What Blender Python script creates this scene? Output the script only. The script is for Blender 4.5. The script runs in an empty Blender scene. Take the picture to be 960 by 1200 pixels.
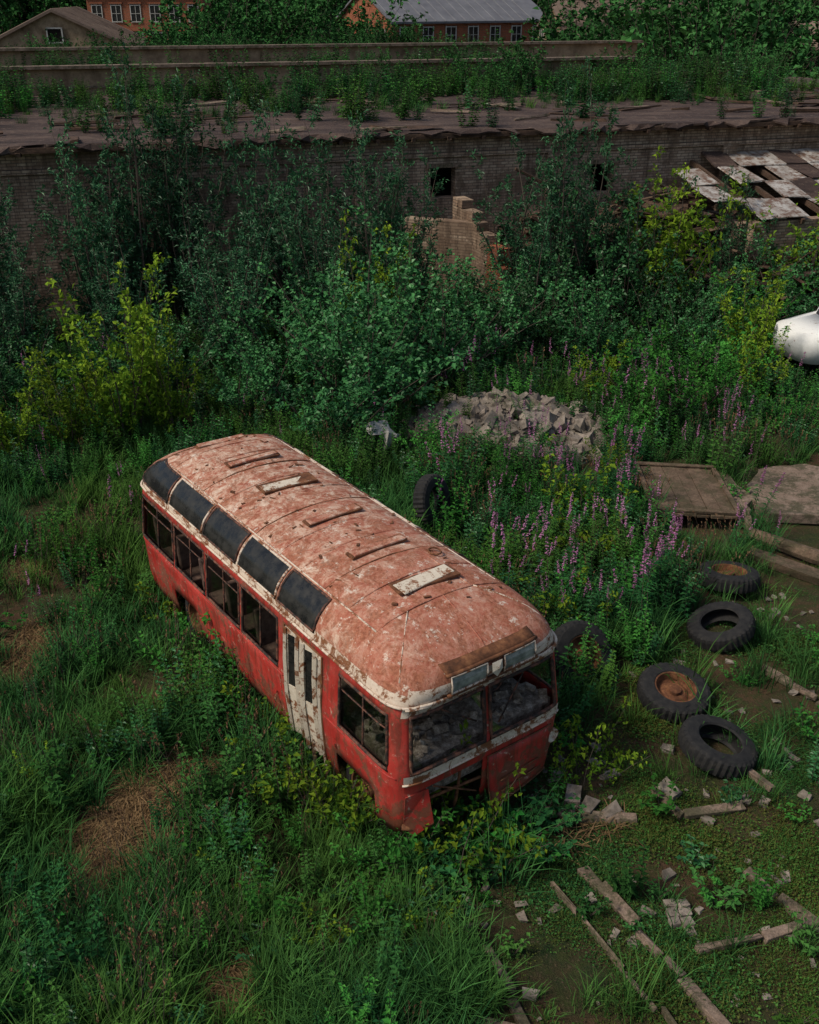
import bpy, bmesh, math, random
import numpy as np
from mathutils import Vector, Matrix, noise
random.seed(7); rng=np.random.default_rng(7)
sc=bpy.context.scene
SC=sc.collection
rad=math.radians
# ------------------------------------------------------------ helpers
def new_mat(name):
    m=bpy.data.materials.new(name); m.use_nodes=True
    nt=m.node_tree
    for n in list(nt.nodes): nt.nodes.remove(n)
    out=nt.nodes.new('ShaderNodeOutputMaterial')
    return m,nt,out
def N(nt,t,**k):
    n=nt.nodes.new(t)
    for a,b in k.items(): setattr(n,a,b)
    return n
def L(nt,a,b): nt.links.new(a,b)
def noise_n(nt,vec,scale,detail=5,rough=.6,dist=0):
    n=N(nt,'ShaderNodeTexNoise'); n.inputs['Scale'].default_value=scale
    n.inputs['Detail'].default_value=detail; n.inputs['Roughness'].default_value=rough
    n.inputs['Distortion'].default_value=dist
    L(nt,vec,n.inputs['Vector']); return n.outputs['Fac']
def mapping(nt,vec,scale=(1,1,1),loc=(0,0,0)):
    m=N(nt,'ShaderNodeMapping'); m.inputs['Scale'].default_value=scale; m.inputs['Location'].default_value=loc
    L(nt,vec,m.inputs['Vector']); return m.outputs[0]
def ramp(nt,fac,stops,interp='LINEAR'):
    r=N(nt,'ShaderNodeValToRGB'); cr=r.color_ramp; cr.interpolation=interp
    while len(cr.elements)<len(stops): cr.elements.new(.5)
    for e,(p,c) in zip(cr.elements,stops):
        e.position=p
        e.color=(c,c,c,1) if isinstance(c,(int,float)) else (*c,1)
    L(nt,fac,r.inputs[0]); return r.outputs[0]
def mix(nt,fac,a,b,mode='MIX'):
    m=N(nt,'ShaderNodeMix',data_type='RGBA',blend_type=mode)
    if isinstance(fac,(int,float)): m.inputs[0].default_value=fac
    else: L(nt,fac,m.inputs[0])
    for i,v in ((6,a),(7,b)):
        if isinstance(v,tuple): m.inputs[i].default_value=(*v,1)
        else: L(nt,v,m.inputs[i])
    return m.outputs[2]
def math_n(nt,op,a,b=None):
    m=N(nt,'ShaderNodeMath',operation=op)
    for i,v in enumerate((a,b)):
        if v is None: continue
        if isinstance(v,(int,float)): m.inputs[i].default_value=v
        else: L(nt,v,m.inputs[i])
    return m.outputs[0]
def bsdf(nt,out,col,rough=.8,spec=.3,bump=None,bstr=.3,bdist=.02,metal=0):
    b=N(nt,'ShaderNodeBsdfPrincipled')
    if isinstance(col,tuple): b.inputs['Base Color'].default_value=(*col,1)
    else: L(nt,col,b.inputs['Base Color'])
    if isinstance(rough,(int,float)): b.inputs['Roughness'].default_value=rough
    else: L(nt,rough,b.inputs['Roughness'])
    b.inputs['Specular IOR Level'].default_value=spec
    b.inputs['Metallic'].default_value=metal
    if bump is not None:
        bn=N(nt,'ShaderNodeBump'); bn.inputs['Strength'].default_value=bstr; bn.inputs['Distance'].default_value=bdist
        L(nt,bump,bn.inputs['Height']); L(nt,bn.outputs[0],b.inputs['Normal'])
    L(nt,b.outputs[0],out.inputs[0]); return b
def objco(nt): return N(nt,'ShaderNodeTexCoord').outputs['Object']
def poscoord(nt): return N(nt,'ShaderNodeNewGeometry').outputs['Position']

class MB:
    def __init__(s): s.v=[];s.f=[];s.m=[]
    def add(s,vs,fs,mi=0):
        o=len(s.v); s.v+= [tuple(v) for v in vs]; s.f+=[tuple(i+o for i in f) for f in fs]; s.m+=[mi]*len(fs)
    def box(s,c,size,rot=None,mi=0,taper=0,jit=0):
        R=rot or Matrix.Identity(3); hx,hy,hz=[a/2 for a in size]; vs=[]
        for z in(-1,1):
            for y in(-1,1):
                for x in(-1,1):
                    k=1-taper*(z>0)
                    p=Vector((x*hx*k,y*hy*k,z*hz))
                    if jit: p+=Vector([random.uniform(-jit,jit) for _ in range(3)])
                    vs.append(Vector(c)+R@p)
        s.add(vs,[(0,2,3,1),(4,5,7,6),(0,1,5,4),(2,6,7,3),(0,4,6,2),(1,3,7,5)],mi)
    def tube(s,pts,r,seg=6,closed=False,mi=0,caps=True):
        pts=[Vector(p) for p in pts]; n=len(pts); rs=r if isinstance(r,(list,tuple)) else [r]*n
        vs=[];fs=[]
        for i,p in enumerate(pts):
            a=pts[(i-1)%n] if (closed or i>0) else p; b=pts[(i+1)%n] if (closed or i<n-1) else p
            t=(b-a).normalized(); up=Vector((0,0,1)) if abs(t.z)<.9 else Vector((1,0,0))
            u=t.cross(up).normalized(); w=u.cross(t)
            for k in range(seg):
                an=2*math.pi*k/seg; vs.append(p+(u*math.cos(an)+w*math.sin(an))*rs[i])
        m=n if closed else n-1
        for i in range(m):
            for k in range(seg):
                a=i*seg+k;b=i*seg+(k+1)%seg;c=((i+1)%n)*seg+(k+1)%seg;d=((i+1)%n)*seg+k
                fs.append((a,b,c,d))
        if not closed and caps: fs.append(tuple(range(seg))[::-1]); fs.append(tuple((n-1)*seg+k for k in range(seg)))
        s.add(vs,fs,mi)
    def obj(s,name,mats,parent=None,smooth=False,coll=None,bevel=0,solid=0):
        me=bpy.data.meshes.new(name); me.from_pydata(s.v,[],s.f)
        for m in mats: me.materials.append(m)
        me.polygons.foreach_set('material_index',s.m)
        if smooth: me.polygons.foreach_set('use_smooth',[True]*len(s.f))
        me.update()
        o=bpy.data.objects.new(name,me); (coll or SC).objects.link(o)
        if parent: o.parent=parent
        if solid:
            md=o.modifiers.new('s','SOLIDIFY'); md.thickness=solid; md.offset=-1
        if bevel:
            md=o.modifiers.new('b','BEVEL'); md.width=bevel; md.segments=2; md.limit_method='ANGLE'
        return o
def empty(name,loc=(0,0,0),rz=0):
    e=bpy.data.objects.new(name,None); SC.objects.link(e); e.location=loc; e.rotation_euler=(0,0,rz); e.empty_display_size=.3; return e
def nz(x,y,s=1.,o=0.):
    return noise.noise(Vector((x*s+o,y*s-o,o*1.7)))
def gz(x,y):
    z=.10*nz(x,y,.35,3)+.05*nz(x,y,1.1,9)
    d=(x-2.0)**2/4.2+(y-20.6)**2/2.2
    z+=.6*math.exp(-d)
    return z
# ------------------------------------------------------------ camera / light
cam=bpy.data.cameras.new('camera'); co=bpy.data.objects.new('camera',cam); SC.objects.link(co)
cam.sensor_fit='HORIZONTAL'; cam.sensor_width=36; cam.lens=36*1189/960; cam.clip_end=2000
co.location=(0,0,8.52); co.rotation_euler=(math.pi/2-.470,0,0); sc.camera=co
w=bpy.data.worlds.new('World'); sc.world=w; w.use_nodes=True
nt=w.node_tree; bg=nt.nodes['Background']; sky=nt.nodes.new('ShaderNodeTexSky'); sky.sky_type='NISHITA'; sky.sun_disc=False
sky.sun_elevation=rad(50); sky.sun_rotation=rad(246); sky.air_density=1.2; sky.dust_density=2.5
nt.links.new(sky.outputs[0],bg.inputs[0]); bg.inputs[1].default_value=.10
sl=bpy.data.lights.new('sun','SUN'); so=bpy.data.objects.new('sun',sl); SC.objects.link(so)
sl.energy=3.0; sl.angle=rad(12); sl.color=(1,.91,.78)
so.rotation_euler=Vector((.587,.262,-.766)).to_track_quat('-Z','Y').to_euler()
sc.view_settings.view_transform='Standard'; sc.view_settings.look='None'; sc.view_settings.exposure=0
# ------------------------------------------------------------ foliage materials
def leaf_mat(name,ca,cb,cc=None,trans=.0,gl=0.,lo=.55,hi=.85):
    m,nt,out=new_mat(name)
    at=N(nt,'ShaderNodeAttribute'); at.attribute_name='tint'
    pa=N(nt,'ShaderNodeAttribute'); pa.attribute_name='patch'; pa.attribute_type='INSTANCER'
    oi=N(nt,'ShaderNodeObjectInfo')
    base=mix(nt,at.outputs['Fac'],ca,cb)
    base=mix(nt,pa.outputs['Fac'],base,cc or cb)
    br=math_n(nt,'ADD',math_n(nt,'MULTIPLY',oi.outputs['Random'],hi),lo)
    vm=N(nt,'ShaderNodeVectorMath',operation='SCALE'); L(nt,base,vm.inputs[0]); L(nt,br,vm.inputs['Scale'])
    colr=vm.outputs[0]
    b=N(nt,'ShaderNodeBsdfDiffuse'); L(nt,colr,b.inputs[0]); sh=b.outputs[0]
    if trans:
        t=N(nt,'ShaderNodeBsdfTranslucent'); L(nt,colr,t.inputs[0])
        ms=N(nt,'ShaderNodeMixShader'); ms.inputs[0].default_value=trans
        L(nt,sh,ms.inputs[1]); L(nt,t.outputs[0],ms.inputs[2]); sh=ms.outputs[0]
    if gl:
        g=N(nt,'ShaderNodeBsdfGlossy'); g.inputs['Roughness'].default_value=.4; g.inputs[0].default_value=(.8,.85,.8,1)
        ms=N(nt,'ShaderNodeMixShader'); ms.inputs[0].default_value=gl
        L(nt,sh,ms.inputs[1]); L(nt,g.outputs[0],ms.inputs[2]); sh=ms.outputs[0]
    L(nt,sh,out.inputs[0])
    return m
M_willow=leaf_mat('leaf_willow',(.013,.055,.026),(.052,.150,.062),None,0,.018)
M_alder=leaf_mat('leaf_alder',(.012,.062,.022),(.052,.170,.048),(.02,.09,.03),0,.02)
M_maple=leaf_mat('leaf_maple',(.05,.15,.016),(.25,.34,.03),(.13,.25,.02),.2)
M_green=leaf_mat('leaf_bright',(.018,.12,.022),(.085,.27,.045),(.05,.17,.03),.15)
M_nettle=leaf_mat('leaf_nettle',(.009,.054,.020),(.042,.140,.038),(.060,.135,.020))
M_grass=leaf_mat('leaf_grass',(.009,.052,.020),(.055,.155,.040),(.060,.125,.022))
M_moss=leaf_mat('leaf_moss',(.016,.040,.010),(.055,.100,.024),(.085,.085,.022))
M_dry=leaf_mat('leaf_dry',(.08,.05,.025),(.20,.13,.065))
M_seed=leaf_mat('seed_heads',(.10,.05,.03),(.24,.14,.08))
M_pink=leaf_mat('petal_pink',(.20,.07,.15),(.36,.16,.29))
M_far=leaf_mat('leaf_far',(.011,.058,.020),(.058,.160,.044),(.03,.10,.025),0,0,.4,1.1)
m,nt,out=new_mat('bark'); bsdf(nt,out,(.07,.055,.042),.9); M_bark=m
# ------------------------------------------------------------ plant generator
class Plant:
    def __init__(s): s.v=[];s.f=[];s.m=[];s.t=[]
    def leaf(s,p,d,l,wd,tint,mi=1,droop=.25):
        d=d.normalized(); n=Vector((random.gauss(0,.5),random.gauss(0,.5),1)).normalized()
        sd=d.cross(n)
        if sd.length<1e-3: sd=Vector((1,0,0))
        sd.normalize(); n=sd.cross(d)
        o=len(s.v)
        s.v+=[tuple(p),tuple(p+d*l*.45+sd*wd*.5+n*wd*.12),tuple(p+d*l-Vector((0,0,droop*l))),tuple(p+d*l*.45-sd*wd*.5+n*wd*.12)]
        s.f.append((o,o+1,o+2,o+3)); s.m.append(mi); s.t+=[tint]*4
    def stem(s,pts,r0,r1,seg=4,mi=0):
        mb=MB(); n=len(pts); mb.tube(pts,[r0+(r1-r0)*i/(n-1) for i in range(n)],seg,caps=False)
        o=len(s.v); s.v+=mb.v; s.f+=[tuple(i+o for i in f) for f in mb.f]; s.m+=[mi]*len(mb.f); s.t+=[.2]*len(mb.v)
    def obj(s,name,mats,coll):
        me=bpy.data.meshes.new(name); me.from_pydata(s.v,[],s.f)
        for m in mats: me.materials.append(m)
        me.polygons.foreach_set('material_index',s.m)
        a=me.attributes.new('tint','FLOAT','POINT'); a.data.foreach_set('value',s.t)
        me.update()
        o=bpy.data.objects.new(name,me)
        if coll: coll.objects.link(o)
        return o
def curve_pts(p,d,length,n,bend,wob):
    pts=[p.copy()]; q=p.copy(); dd=d.normalized()
    for i in range(n):
        dd=(dd+Vector((random.gauss(0,wob),random.gauss(0,wob),bend))).normalized()
        q=q+dd*(length/n); pts.append(q.copy())
    return pts
def shrub(seed,h,spread,nsh,leaf,lw,dens=26,up=.0,sub=9,sublen=.34,lean=.35,vmin=.5):
    random.seed(seed); P=Plant()
    for i in range(nsh):
        a=random.uniform(0,2*math.pi); ln=h*random.uniform(vmin,1.05)
        base=Vector((math.cos(a),math.sin(a),0))*random.uniform(0,spread*.22)
        le=random.uniform(.05,lean)
        d=Vector((math.cos(a)*le*spread/h*2.2,math.sin(a)*le*spread/h*2.2,1))
        pts=curve_pts(base,d,ln,8,up,.09)
        P.stem(pts,.010*h*random.uniform(.6,1),.004)
        sct=random.random()
        for k in range(sub):
            t=.08+.92*(k+random.random())/sub; ii=min(int(t*8),7); fr=t*8-ii
            q=pts[ii].lerp(pts[ii+1],min(fr,1)); a2=random.uniform(0,2*math.pi)
            sd=Vector((math.cos(a2),math.sin(a2),random.uniform(.3,1.3)))
            sl_=ln*sublen*random.uniform(.5,1.1)*(1.12-.75*t)
            sp=curve_pts(q,sd,sl_,4,.05,.12)
            P.stem(sp,.003*h*.5,.0015,3)
            nl=int(sl_*dens)+4; ct=random.random()*.6+sct*.4
            for j in range(nl):
                tt=.1+.9*random.random(); jj=min(int(tt*4),3)
                c=sp[jj].lerp(sp[jj+1],tt*4-jj)
                dr=(sp[jj+1]-sp[jj]).normalized()*.6+Vector((random.gauss(0,.6),random.gauss(0,.6),random.gauss(.1,.4)))
                s_=random.uniform(.6,1.15)
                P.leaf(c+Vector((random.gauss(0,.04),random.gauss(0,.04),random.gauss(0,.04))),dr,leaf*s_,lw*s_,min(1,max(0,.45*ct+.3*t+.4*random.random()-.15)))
    return P
def mesh_of(P,name,mat):
    return P.obj(name,[M_bark,mat],None).data
T={}
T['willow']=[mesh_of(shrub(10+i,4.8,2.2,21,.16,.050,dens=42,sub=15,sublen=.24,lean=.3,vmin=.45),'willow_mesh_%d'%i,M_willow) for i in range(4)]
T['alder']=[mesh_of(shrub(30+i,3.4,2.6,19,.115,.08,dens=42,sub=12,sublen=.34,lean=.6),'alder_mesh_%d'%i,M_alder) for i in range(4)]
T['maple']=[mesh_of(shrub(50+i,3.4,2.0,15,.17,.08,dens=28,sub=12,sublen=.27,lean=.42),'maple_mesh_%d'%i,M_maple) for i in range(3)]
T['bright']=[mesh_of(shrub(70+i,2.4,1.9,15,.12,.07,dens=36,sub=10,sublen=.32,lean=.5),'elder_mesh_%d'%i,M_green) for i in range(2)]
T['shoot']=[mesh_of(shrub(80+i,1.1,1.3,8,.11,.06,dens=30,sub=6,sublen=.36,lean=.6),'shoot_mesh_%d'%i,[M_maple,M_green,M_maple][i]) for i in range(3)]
HT=dict(willow=4.8,alder=3.4,maple=3.4,bright=2.4,shoot=1.1)
NM=dict(willow='willow_shrub',alder='alder_shrub',maple='maple_sapling',bright='elder_shrub',shoot='young_maple')
cnt={}
def put(kind,x,y,h,wid=1.,z=None):
    k=cnt.get(kind,0); cnt[kind]=k+1
    me=T[kind][k%len(T[kind])]
    nm=NM[kind] if k==0 else NM[kind]+'.%03d'%k
    o=bpy.data.objects.new(nm,me); SC.objects.link(o)
    o.location=(x,y,(gz(x,y) if z is None else z)-.05); s=h/HT[kind]
    o.scale=(s*wid,s*wid,s); o.rotation_euler=(0,0,random.uniform(0,6.28))
random.seed(5)
for x,y,h,wd in [(-7.3,28,7.2,.68),(-8.4,27.6,6.2,.75),(-6.3,28.2,6.2,.7),(-3.9,28.2,6.6,.7),(-2.8,27.6,5.2,.85),(-1.1,27.8,6.3,.74),(-.1,27.6,5.0,.8),
    (4.3,28.6,7.0,.64),(3.4,28.0,5.2,.8),(5.2,28.8,5.2,.8),(-10.8,26.2,4.6,1),(-12.6,26.6,4.2,1),(-5.0,26.0,4.4,1),(-9.6,23.8,3.6,1),(-4.4,24.6,3.8,1),(-7.2,24.6,3.6,1.),(-11.6,23,3,1.1),(-14,25.5,4,1),(-2.0,25.6,4.2,.9),(9.6,30.4,4.2,.8)]:
    put('willow',x,y,h,wd)
for x,y,h,wd in [(-1.55,20.1,3.5,1.0),(-.75,21.5,4.2,1.0),(.3,22.6,3.7,.95),(-.4,25.2,3.6,1.1),(2.0,24.6,2.6,1),(3.3,25.5,3.2,1.1),(5.9,27.6,4.4,.85),(6.8,26.4,2.8,1),(4.8,24.6,2.6,1.1),(8.6,27.0,2.8,1),(7.6,24.8,2.2,1.1),
    (10.8,28.4,3.2,1.0),(12.6,28.6,3.2,1),(-2.6,22.9,3.0,1),(-3.6,21.6,2.2,1),(-5.9,23,2.6,1),(-8.6,21.6,2.4,1.1),(1.3,26.4,3.0,1)]:
    put('alder',x,y,h,wd)
for x,y,h,wd in [(-6.1,20.2,3.9,.8),(-7.0,19.3,2.3,.9),(-8.1,18.9,2.5,.9),(-5.1,20.4,2.7,.8),(8.5,24.4,2.9,.85),(6.9,28.2,4.8,.75),(8.1,22.2,1.9,1),(11.5,29.6,4.2,.9),(-.9,24.0,4.0,.55),(4.3,22.2,1.6,1),(3.9,18.0,1.0,1),(7.6,29,4,.7)]:
    put('maple',x,y,h,wd)
for x,y,h,wd in [(5.5,20.9,2.5,1),(6.4,21.8,2.3,1),(7.3,23,2.2,1),(9.2,20.2,.9,1.2),(1.9,17.2,1.4,.8),(8.9,26.6,2.4,1),(4.4,19.8,1.3,1),(.6,18.4,1.2,1),(8.0,20.6,1.2,1.2)]:
    put('bright',x,y,h,wd)
for x,y,h,wd in [(.62,8.15,1.2,.8),(.1,8.45,1.0,1),(-.85,8.75,1.3,.75),(2.15,9.5,1.15,.65),(-.45,7.4,.6,1.1),(-.9,7.1,.45,1.1),(.2,7.5,.5,1),(-2.95,11.5,1.3,.8),(-1.45,9.25,.9,1),(.35,8.95,1.5,.5),
    (.7,7.7,.4,1),(-4.6,9.6,.45,1),(-2.0,8.0,.45,1.2),(4.6,11.6,.35,1),(2.4,12.9,1.0,1),(3.2,15.2,1.2,1),(5.9,12.0,.35,1),(-3.6,13.2,.8,1),(-1.9,10.2,1.0,.8),(-.3,8.25,.9,.8),(2.9,16.5,1.4,.8)]:
    put('shoot',x,y,h,wd)
# ------------------------------------------------------------ small plants (instanced)
def hidden_coll(name): return bpy.data.collections.new(name)
def blades(P,n,H,rmax,wmin,wmax,lmin,lmax,mi=0):
    for b in range(n):
        a=random.uniform(0,6.28); r=random.uniform(0,rmax); p=Vector((math.cos(a)*r,math.sin(a)*r,-.03))
        a2=a+random.gauss(0,1.2); h=H*random.uniform(.45,1.15); lean=random.uniform(lmin,lmax)
        hd=Vector((math.cos(a2),math.sin(a2),0)); sd=Vector((-hd.y,hd.x,0)); wd=random.uniform(wmin,wmax); tn=random.random()
        o=len(P.v)
        for k,t in enumerate((0,.4,.75,1)):
            c=p+hd*(h*lean*t*t)+Vector((0,0,h*(t-.28*lean*t*t)))
            if k<3: P.v+=[tuple(c-sd*wd*(1-.5*t)),tuple(c+sd*wd*(1-.5*t))]
            else: P.v.append(tuple(c))
        P.f+=[(o,o+1,o+3,o+2),(o+2,o+3,o+5,o+4),(o+4,o+5,o+6)]; P.m+=[mi]*3; P.t+=[min(1,tn*.7+.12*k) for k in (0,0,1,1,2,2,3)]
C_grass=hidden_coll('grass_tufts')
for i in range(6):
    random.seed(100+i); P=Plant(); blades(P,40,[.36,.42,.52,.60,.28,.47][i],.19,.0035,.008,.08,.9)
    P.obj('tuft_%d'%i,[M_grass],C_grass)
C_seed=hidden_coll('seed_stalks')
for i in range(3):
    random.seed(130+i); P=Plant()
    for s_ in range(6):
        a=random.uniform(0,6.28); h=random.uniform(.6,1.0)
        pts=curve_pts(Vector((math.cos(a)*.12,math.sin(a)*.12,-.03)),Vector((random.gauss(0,.18),random.gauss(0,.18),1)),h,5,-.01,.05)
        P.stem(pts,.004,.0015,3)
        for k in range(14):
            q=pts[4].lerp(pts[5],random.random()); aa=random.uniform(0,6.28); P.leaf(q,Vector((math.cos(aa)*.4,math.sin(aa)*.4,1)),.05,.012,random.random())
    P.obj('seed_%d'%i,[M_bark,M_seed],C_seed)
C_dry=hidden_coll('dry_tufts')
for i in range(3):
    random.seed(140+i); P=Plant()
    for b in range(50):
        a=random.uniform(0,6.28); r=random.uniform(0,.2); p=Vector((math.cos(a)*r,math.sin(a)*r,.0))
        a2=random.gauss(0,1.6); h=random.uniform(.15,.42)
        hd=Vector((math.cos(a2),math.sin(a2),0)); sd=Vector((-hd.y,hd.x,0)); wd=.004; o=len(P.v)
        for k,t in enumerate((0,.4,.75,1)):
            c=p+hd*(h*t)+Vector((0,0,.08*math.sin(t*2.4)*random.uniform(.3,1.2)))
            if k<3: P.v+=[tuple(c-sd*wd),tuple(c+sd*wd)]
            else: P.v.append(tuple(c))
        P.f+=[(o,o+1,o+3,o+2),(o+2,o+3,o+5,o+4),(o+4,o+5,o+6)]; P.m+=[0]*3; P.t+=[random.random()]*7
    P.obj('dry_%d'%i,[M_dry],C_dry)
C_nettle=hidden_coll('weed_clumps')
for i in range(5):
    random.seed(160+i); P=Plant(); mt=[M_nettle,M_nettle,M_alder,M_nettle,M_green][i]
    for s_ in range(6):
        a=random.uniform(0,6.28); r=random.uniform(0,.2); h=random.uniform(.5,1.05)
        pts=curve_pts(Vector((math.cos(a)*r,math.sin(a)*r,-.03)),Vector((math.cos(a)*.2,math.sin(a)*.2,1)),h,6,.02,.06)
        P.stem(pts,.005,.002,3)
        for k in range(int(h*20)):
            t=.1+.9*(k/(h*20)); ii=min(int(t*6),5); q=pts[ii].lerp(pts[ii+1],t*6-ii)
            for sgn in(0,math.pi):
                aa=k*1.57+sgn+random.gauss(0,.3); l=.12*(1.1-.6*t)*random.uniform(.7,1.2)
                P.leaf(q,Vector((math.cos(aa),math.sin(aa),.35)),l,l*.5,min(1,.05+.7*t*random.random()+.25*random.random()))
    P.obj('weed_%d'%i,[M_bark,mt],C_nettle)
C_broad=hidden_coll('broadleaf_clumps')
for i in range(4):
    random.seed(190+i); P=Plant(); mt=[M_green,M_nettle,M_nettle,M_alder][i]
    for s_ in range(9):
        a=random.uniform(0,6.28); h=random.uniform(.2,.5)
        pts=curve_pts(Vector((0,0,-.02)),Vector((math.cos(a)*.7,math.sin(a)*.7,1)),h,4,-.02,.1)
        P.stem(pts,.004,.002,3)
        for k in range(9):
            t=.35+.65*random.random(); ii=min(int(t*4),3); q=pts[ii].lerp(pts[ii+1],t*4-ii); aa=random.uniform(0,6.28)
            l=random.uniform(.05,.095); P.leaf(q,Vector((math.cos(aa),math.sin(aa),.2)),l,l*.6,random.random()*.8)
    P.obj('broad_%d'%i,[M_bark,mt],C_broad)
C_moss=hidden_coll('clover_clumps')
for i in range(4):
    random.seed(210+i); P=Plant(); mt=[M_moss,M_moss,M_grass,M_nettle][i]
    for k in range(75):
        a=random.uniform(0,6.28); r=.21*math.sqrt(random.random()); q=Vector((math.cos(a)*r,math.sin(a)*r,random.uniform(.0,.045)))
        aa=random.uniform(0,6.28); l=random.uniform(.012,.034)
        P.leaf(q,Vector((math.cos(aa),math.sin(aa),random.uniform(0,.8))),l,l*.6,random.random(),mi=0)
    blades(P,12,.13,.2,.002,.004,.1,.9)
    P.obj('clover_%d'%i,[mt],C_moss)
C_fire=hidden_coll('fireweed_stalks')
for i in range(4):
    random.seed(230+i); P=Plant()
    for s_ in range(2):
        a=random.uniform(0,6.28); h=random.uniform(1.05,1.55)
        pts=curve_pts(Vector((math.cos(a)*.15,math.sin(a)*.15,-.03)),Vector((random.gauss(0,.08),random.gauss(0,.08),1)),h,8,.02,.03)
        P.stem(pts,.006,.002,3)
        for k in range(int(h*36)):
            t=.1+.62*random.random(); ii=min(int(t*8),7); q=pts[ii].lerp(pts[ii+1],t*8-ii); aa=random.uniform(0,6.28)
            l=random.uniform(.09,.14); P.leaf(q,Vector((math.cos(aa),math.sin(aa),.3)),l,.02,random.random()*.7)
        for k in range(30):
            t=.76+.24*random.random(); ii=min(int(t*8),7); q=pts[ii].lerp(pts[ii+1],t*8-ii); aa=random.uniform(0,6.28)
            l=.036*(1.35-t); P.leaf(q,Vector((math.cos(aa),math.sin(aa),.1)),l*1.9,l*1.3,random.random(),mi=2)
    P.obj('fire_%d'%i,[M_bark,M_nettle,M_pink],C_fire)
C_tree=hidden_coll('tree_crowns')
for i in range(4):
    shrub(300+i,4,3.0,13,.24,.15,dens=16,sub=10,sublen=.28,lean=.55).obj('crown_%d'%i,[M_bark,M_far],C_tree)

def scatter(name,pts,coll,smin,smax,tilt=.12,zs=1.):
    n=len(pts); me=bpy.data.meshes.new(name); me.from_pydata(pts,[],[])
    r=rng.random((n,3)); rot=np.stack([(r[:,0]-.5)*tilt*2,(r[:,1]-.5)*tilt*2,r[:,2]*6.283],1).astype(np.float32)
    cl=np.array([nz(p[0],p[1],.7,91) for p in pts])
    s=(smin+(smax-smin)*rng.random(n))*(1+.45*np.clip(cl,-.6,.6)); scl=np.stack([s,s,s*zs],1).astype(np.float32)
    pv=np.array([min(1,max(0,.35+1.5*nz(p[0],p[1],.45,17)+.5*nz(p[0],p[1],2,27))) for p in pts],dtype=np.float32)*.8
    a=me.attributes.new('rot','FLOAT_VECTOR','POINT'); a.data.foreach_set('vector',rot.ravel())
    a=me.attributes.new('scl','FLOAT_VECTOR','POINT'); a.data.foreach_set('vector',scl.ravel())
    a=me.attributes.new('idx','INT','POINT'); a.data.foreach_set('value',rng.integers(0,1000,n).astype(np.int32))
    a=me.attributes.new('patch','FLOAT','POINT'); a.data.foreach_set('value',pv)
    o=bpy.data.objects.new(name,me); SC.objects.link(o)
    ng=bpy.data.node_groups.new('scatter_'+name,'GeometryNodeTree')
    ng.interface.new_socket('Geometry',in_out='INPUT',socket_type='NodeSocketGeometry'); ng.interface.new_socket('Geometry',in_out='OUTPUT',socket_type='NodeSocketGeometry')
    gi=ng.nodes.new('NodeGroupInput'); go=ng.nodes.new('NodeGroupOutput')
    ci=ng.nodes.new('GeometryNodeCollectionInfo'); ci.inputs['Collection'].default_value=coll; ci.inputs['Separate Children'].default_value=True; ci.inputs['Reset Children'].default_value=True
    ip=ng.nodes.new('GeometryNodeInstanceOnPoints'); ip.inputs['Pick Instance'].default_value=True
    def attr(nm,ty):
        q=ng.nodes.new('GeometryNodeInputNamedAttribute'); q.data_type=ty; q.inputs['Name'].default_value=nm; return q.outputs['Attribute']
    ng.links.new(gi.outputs[0],ip.inputs['Points']); ng.links.new(ci.outputs[0],ip.inputs['Instance'])
    ng.links.new(attr('idx','INT'),ip.inputs['Instance Index']); ng.links.new(attr('rot','FLOAT_VECTOR'),ip.inputs['Rotation']); ng.links.new(attr('scl','FLOAT_VECTOR'),ip.inputs['Scale'])
    ng.links.new(ip.outputs[0],go.inputs[0])
    md=o.modifiers.new('scatter','NODES'); md.node_group=ng
    return o
BC=Vector((-1.17,11.62)); BF=Vector((.5835,-.8121)); BR=Vector((.8121,.5835))
def in_bus(x,y,m=0.):
    d=Vector((x,y))-BC; return abs(d.dot(BF))<3.4+m and abs(d.dot(BR))<1.12+m
TYRES=[(5.1,14.0),(4.6,12.6),(3.55,11.05),(3.84,9.95)]
DRYP=[(-3.25,8.7,1.0),(-5.5,12.0,.8),(-1.7,6.5,.55),(-2.7,9.6,.6),(-6.5,14.5,.5)]
def mossy(x,y):   # 1 = short mossy yard in the lower right
    e=x-(.2 if y<8.6 else .2+(y-8.6)*.95) + .7*nz(x,y,.6,21)
    return min(1,max(0,e/.6+.35)) if y<15.5 else 0
def slabs(x,y,rub=1.):
    if (4.4<x<6.0 and 15.6<y<18.6) or (6.3<x<9.1 and 15.4<y<18.6): return True
    return ((x-2.0)**2/4.2+(y-20.0)**2/1.9<1) and random.random()<rub
def rnd_region(n,y0,y1,dens_f,extra=1.2):
    out_=[]
    for _ in range(n):
        y=random.uniform(y0,y1); hw=(y*.8916+3.9)*.404+extra
        x=random.uniform(-hw,hw)
        if random.random()<dens_f(x,y): out_.append((x,y,gz(x,y)))
    return out_
def near(x,y,lst,r): return any((x-a)**2+(y-b)**2<r*r for a,b in lst)
def ntyre(x,y,r): return any((x-a)**2+(y-b+.35)**2<r*r for a,b in TYRES)
def dryf(x,y): return max([max(0,1-((x-a)**2/.5+(y-b)**2)/r**2+.8*nz(x,y,1.6,3)) if abs(x-a)<1.3 and abs(y-b)<1.6 else 0 for a,b,r in DRYP])
def f_grass(x,y):
    if in_bus(x,y) or near(x,y,TYRES,.4) or slabs(x,y): return 0
    if y>21: return .12
    if random.random()<dryf(x,y)*1.5: return 0
    m_=mossy(x,y); k=1-.97*m_
    if ntyre(x,y,.85): return .07
    if x>1.5 and y>13: k*=.4
    return k*(.58+.9*nz(x,y,.8,5))
random.seed(11)
scatter('grass',rnd_region(24000,4.2,30,f_grass),C_grass,.65,1.25)
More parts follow.
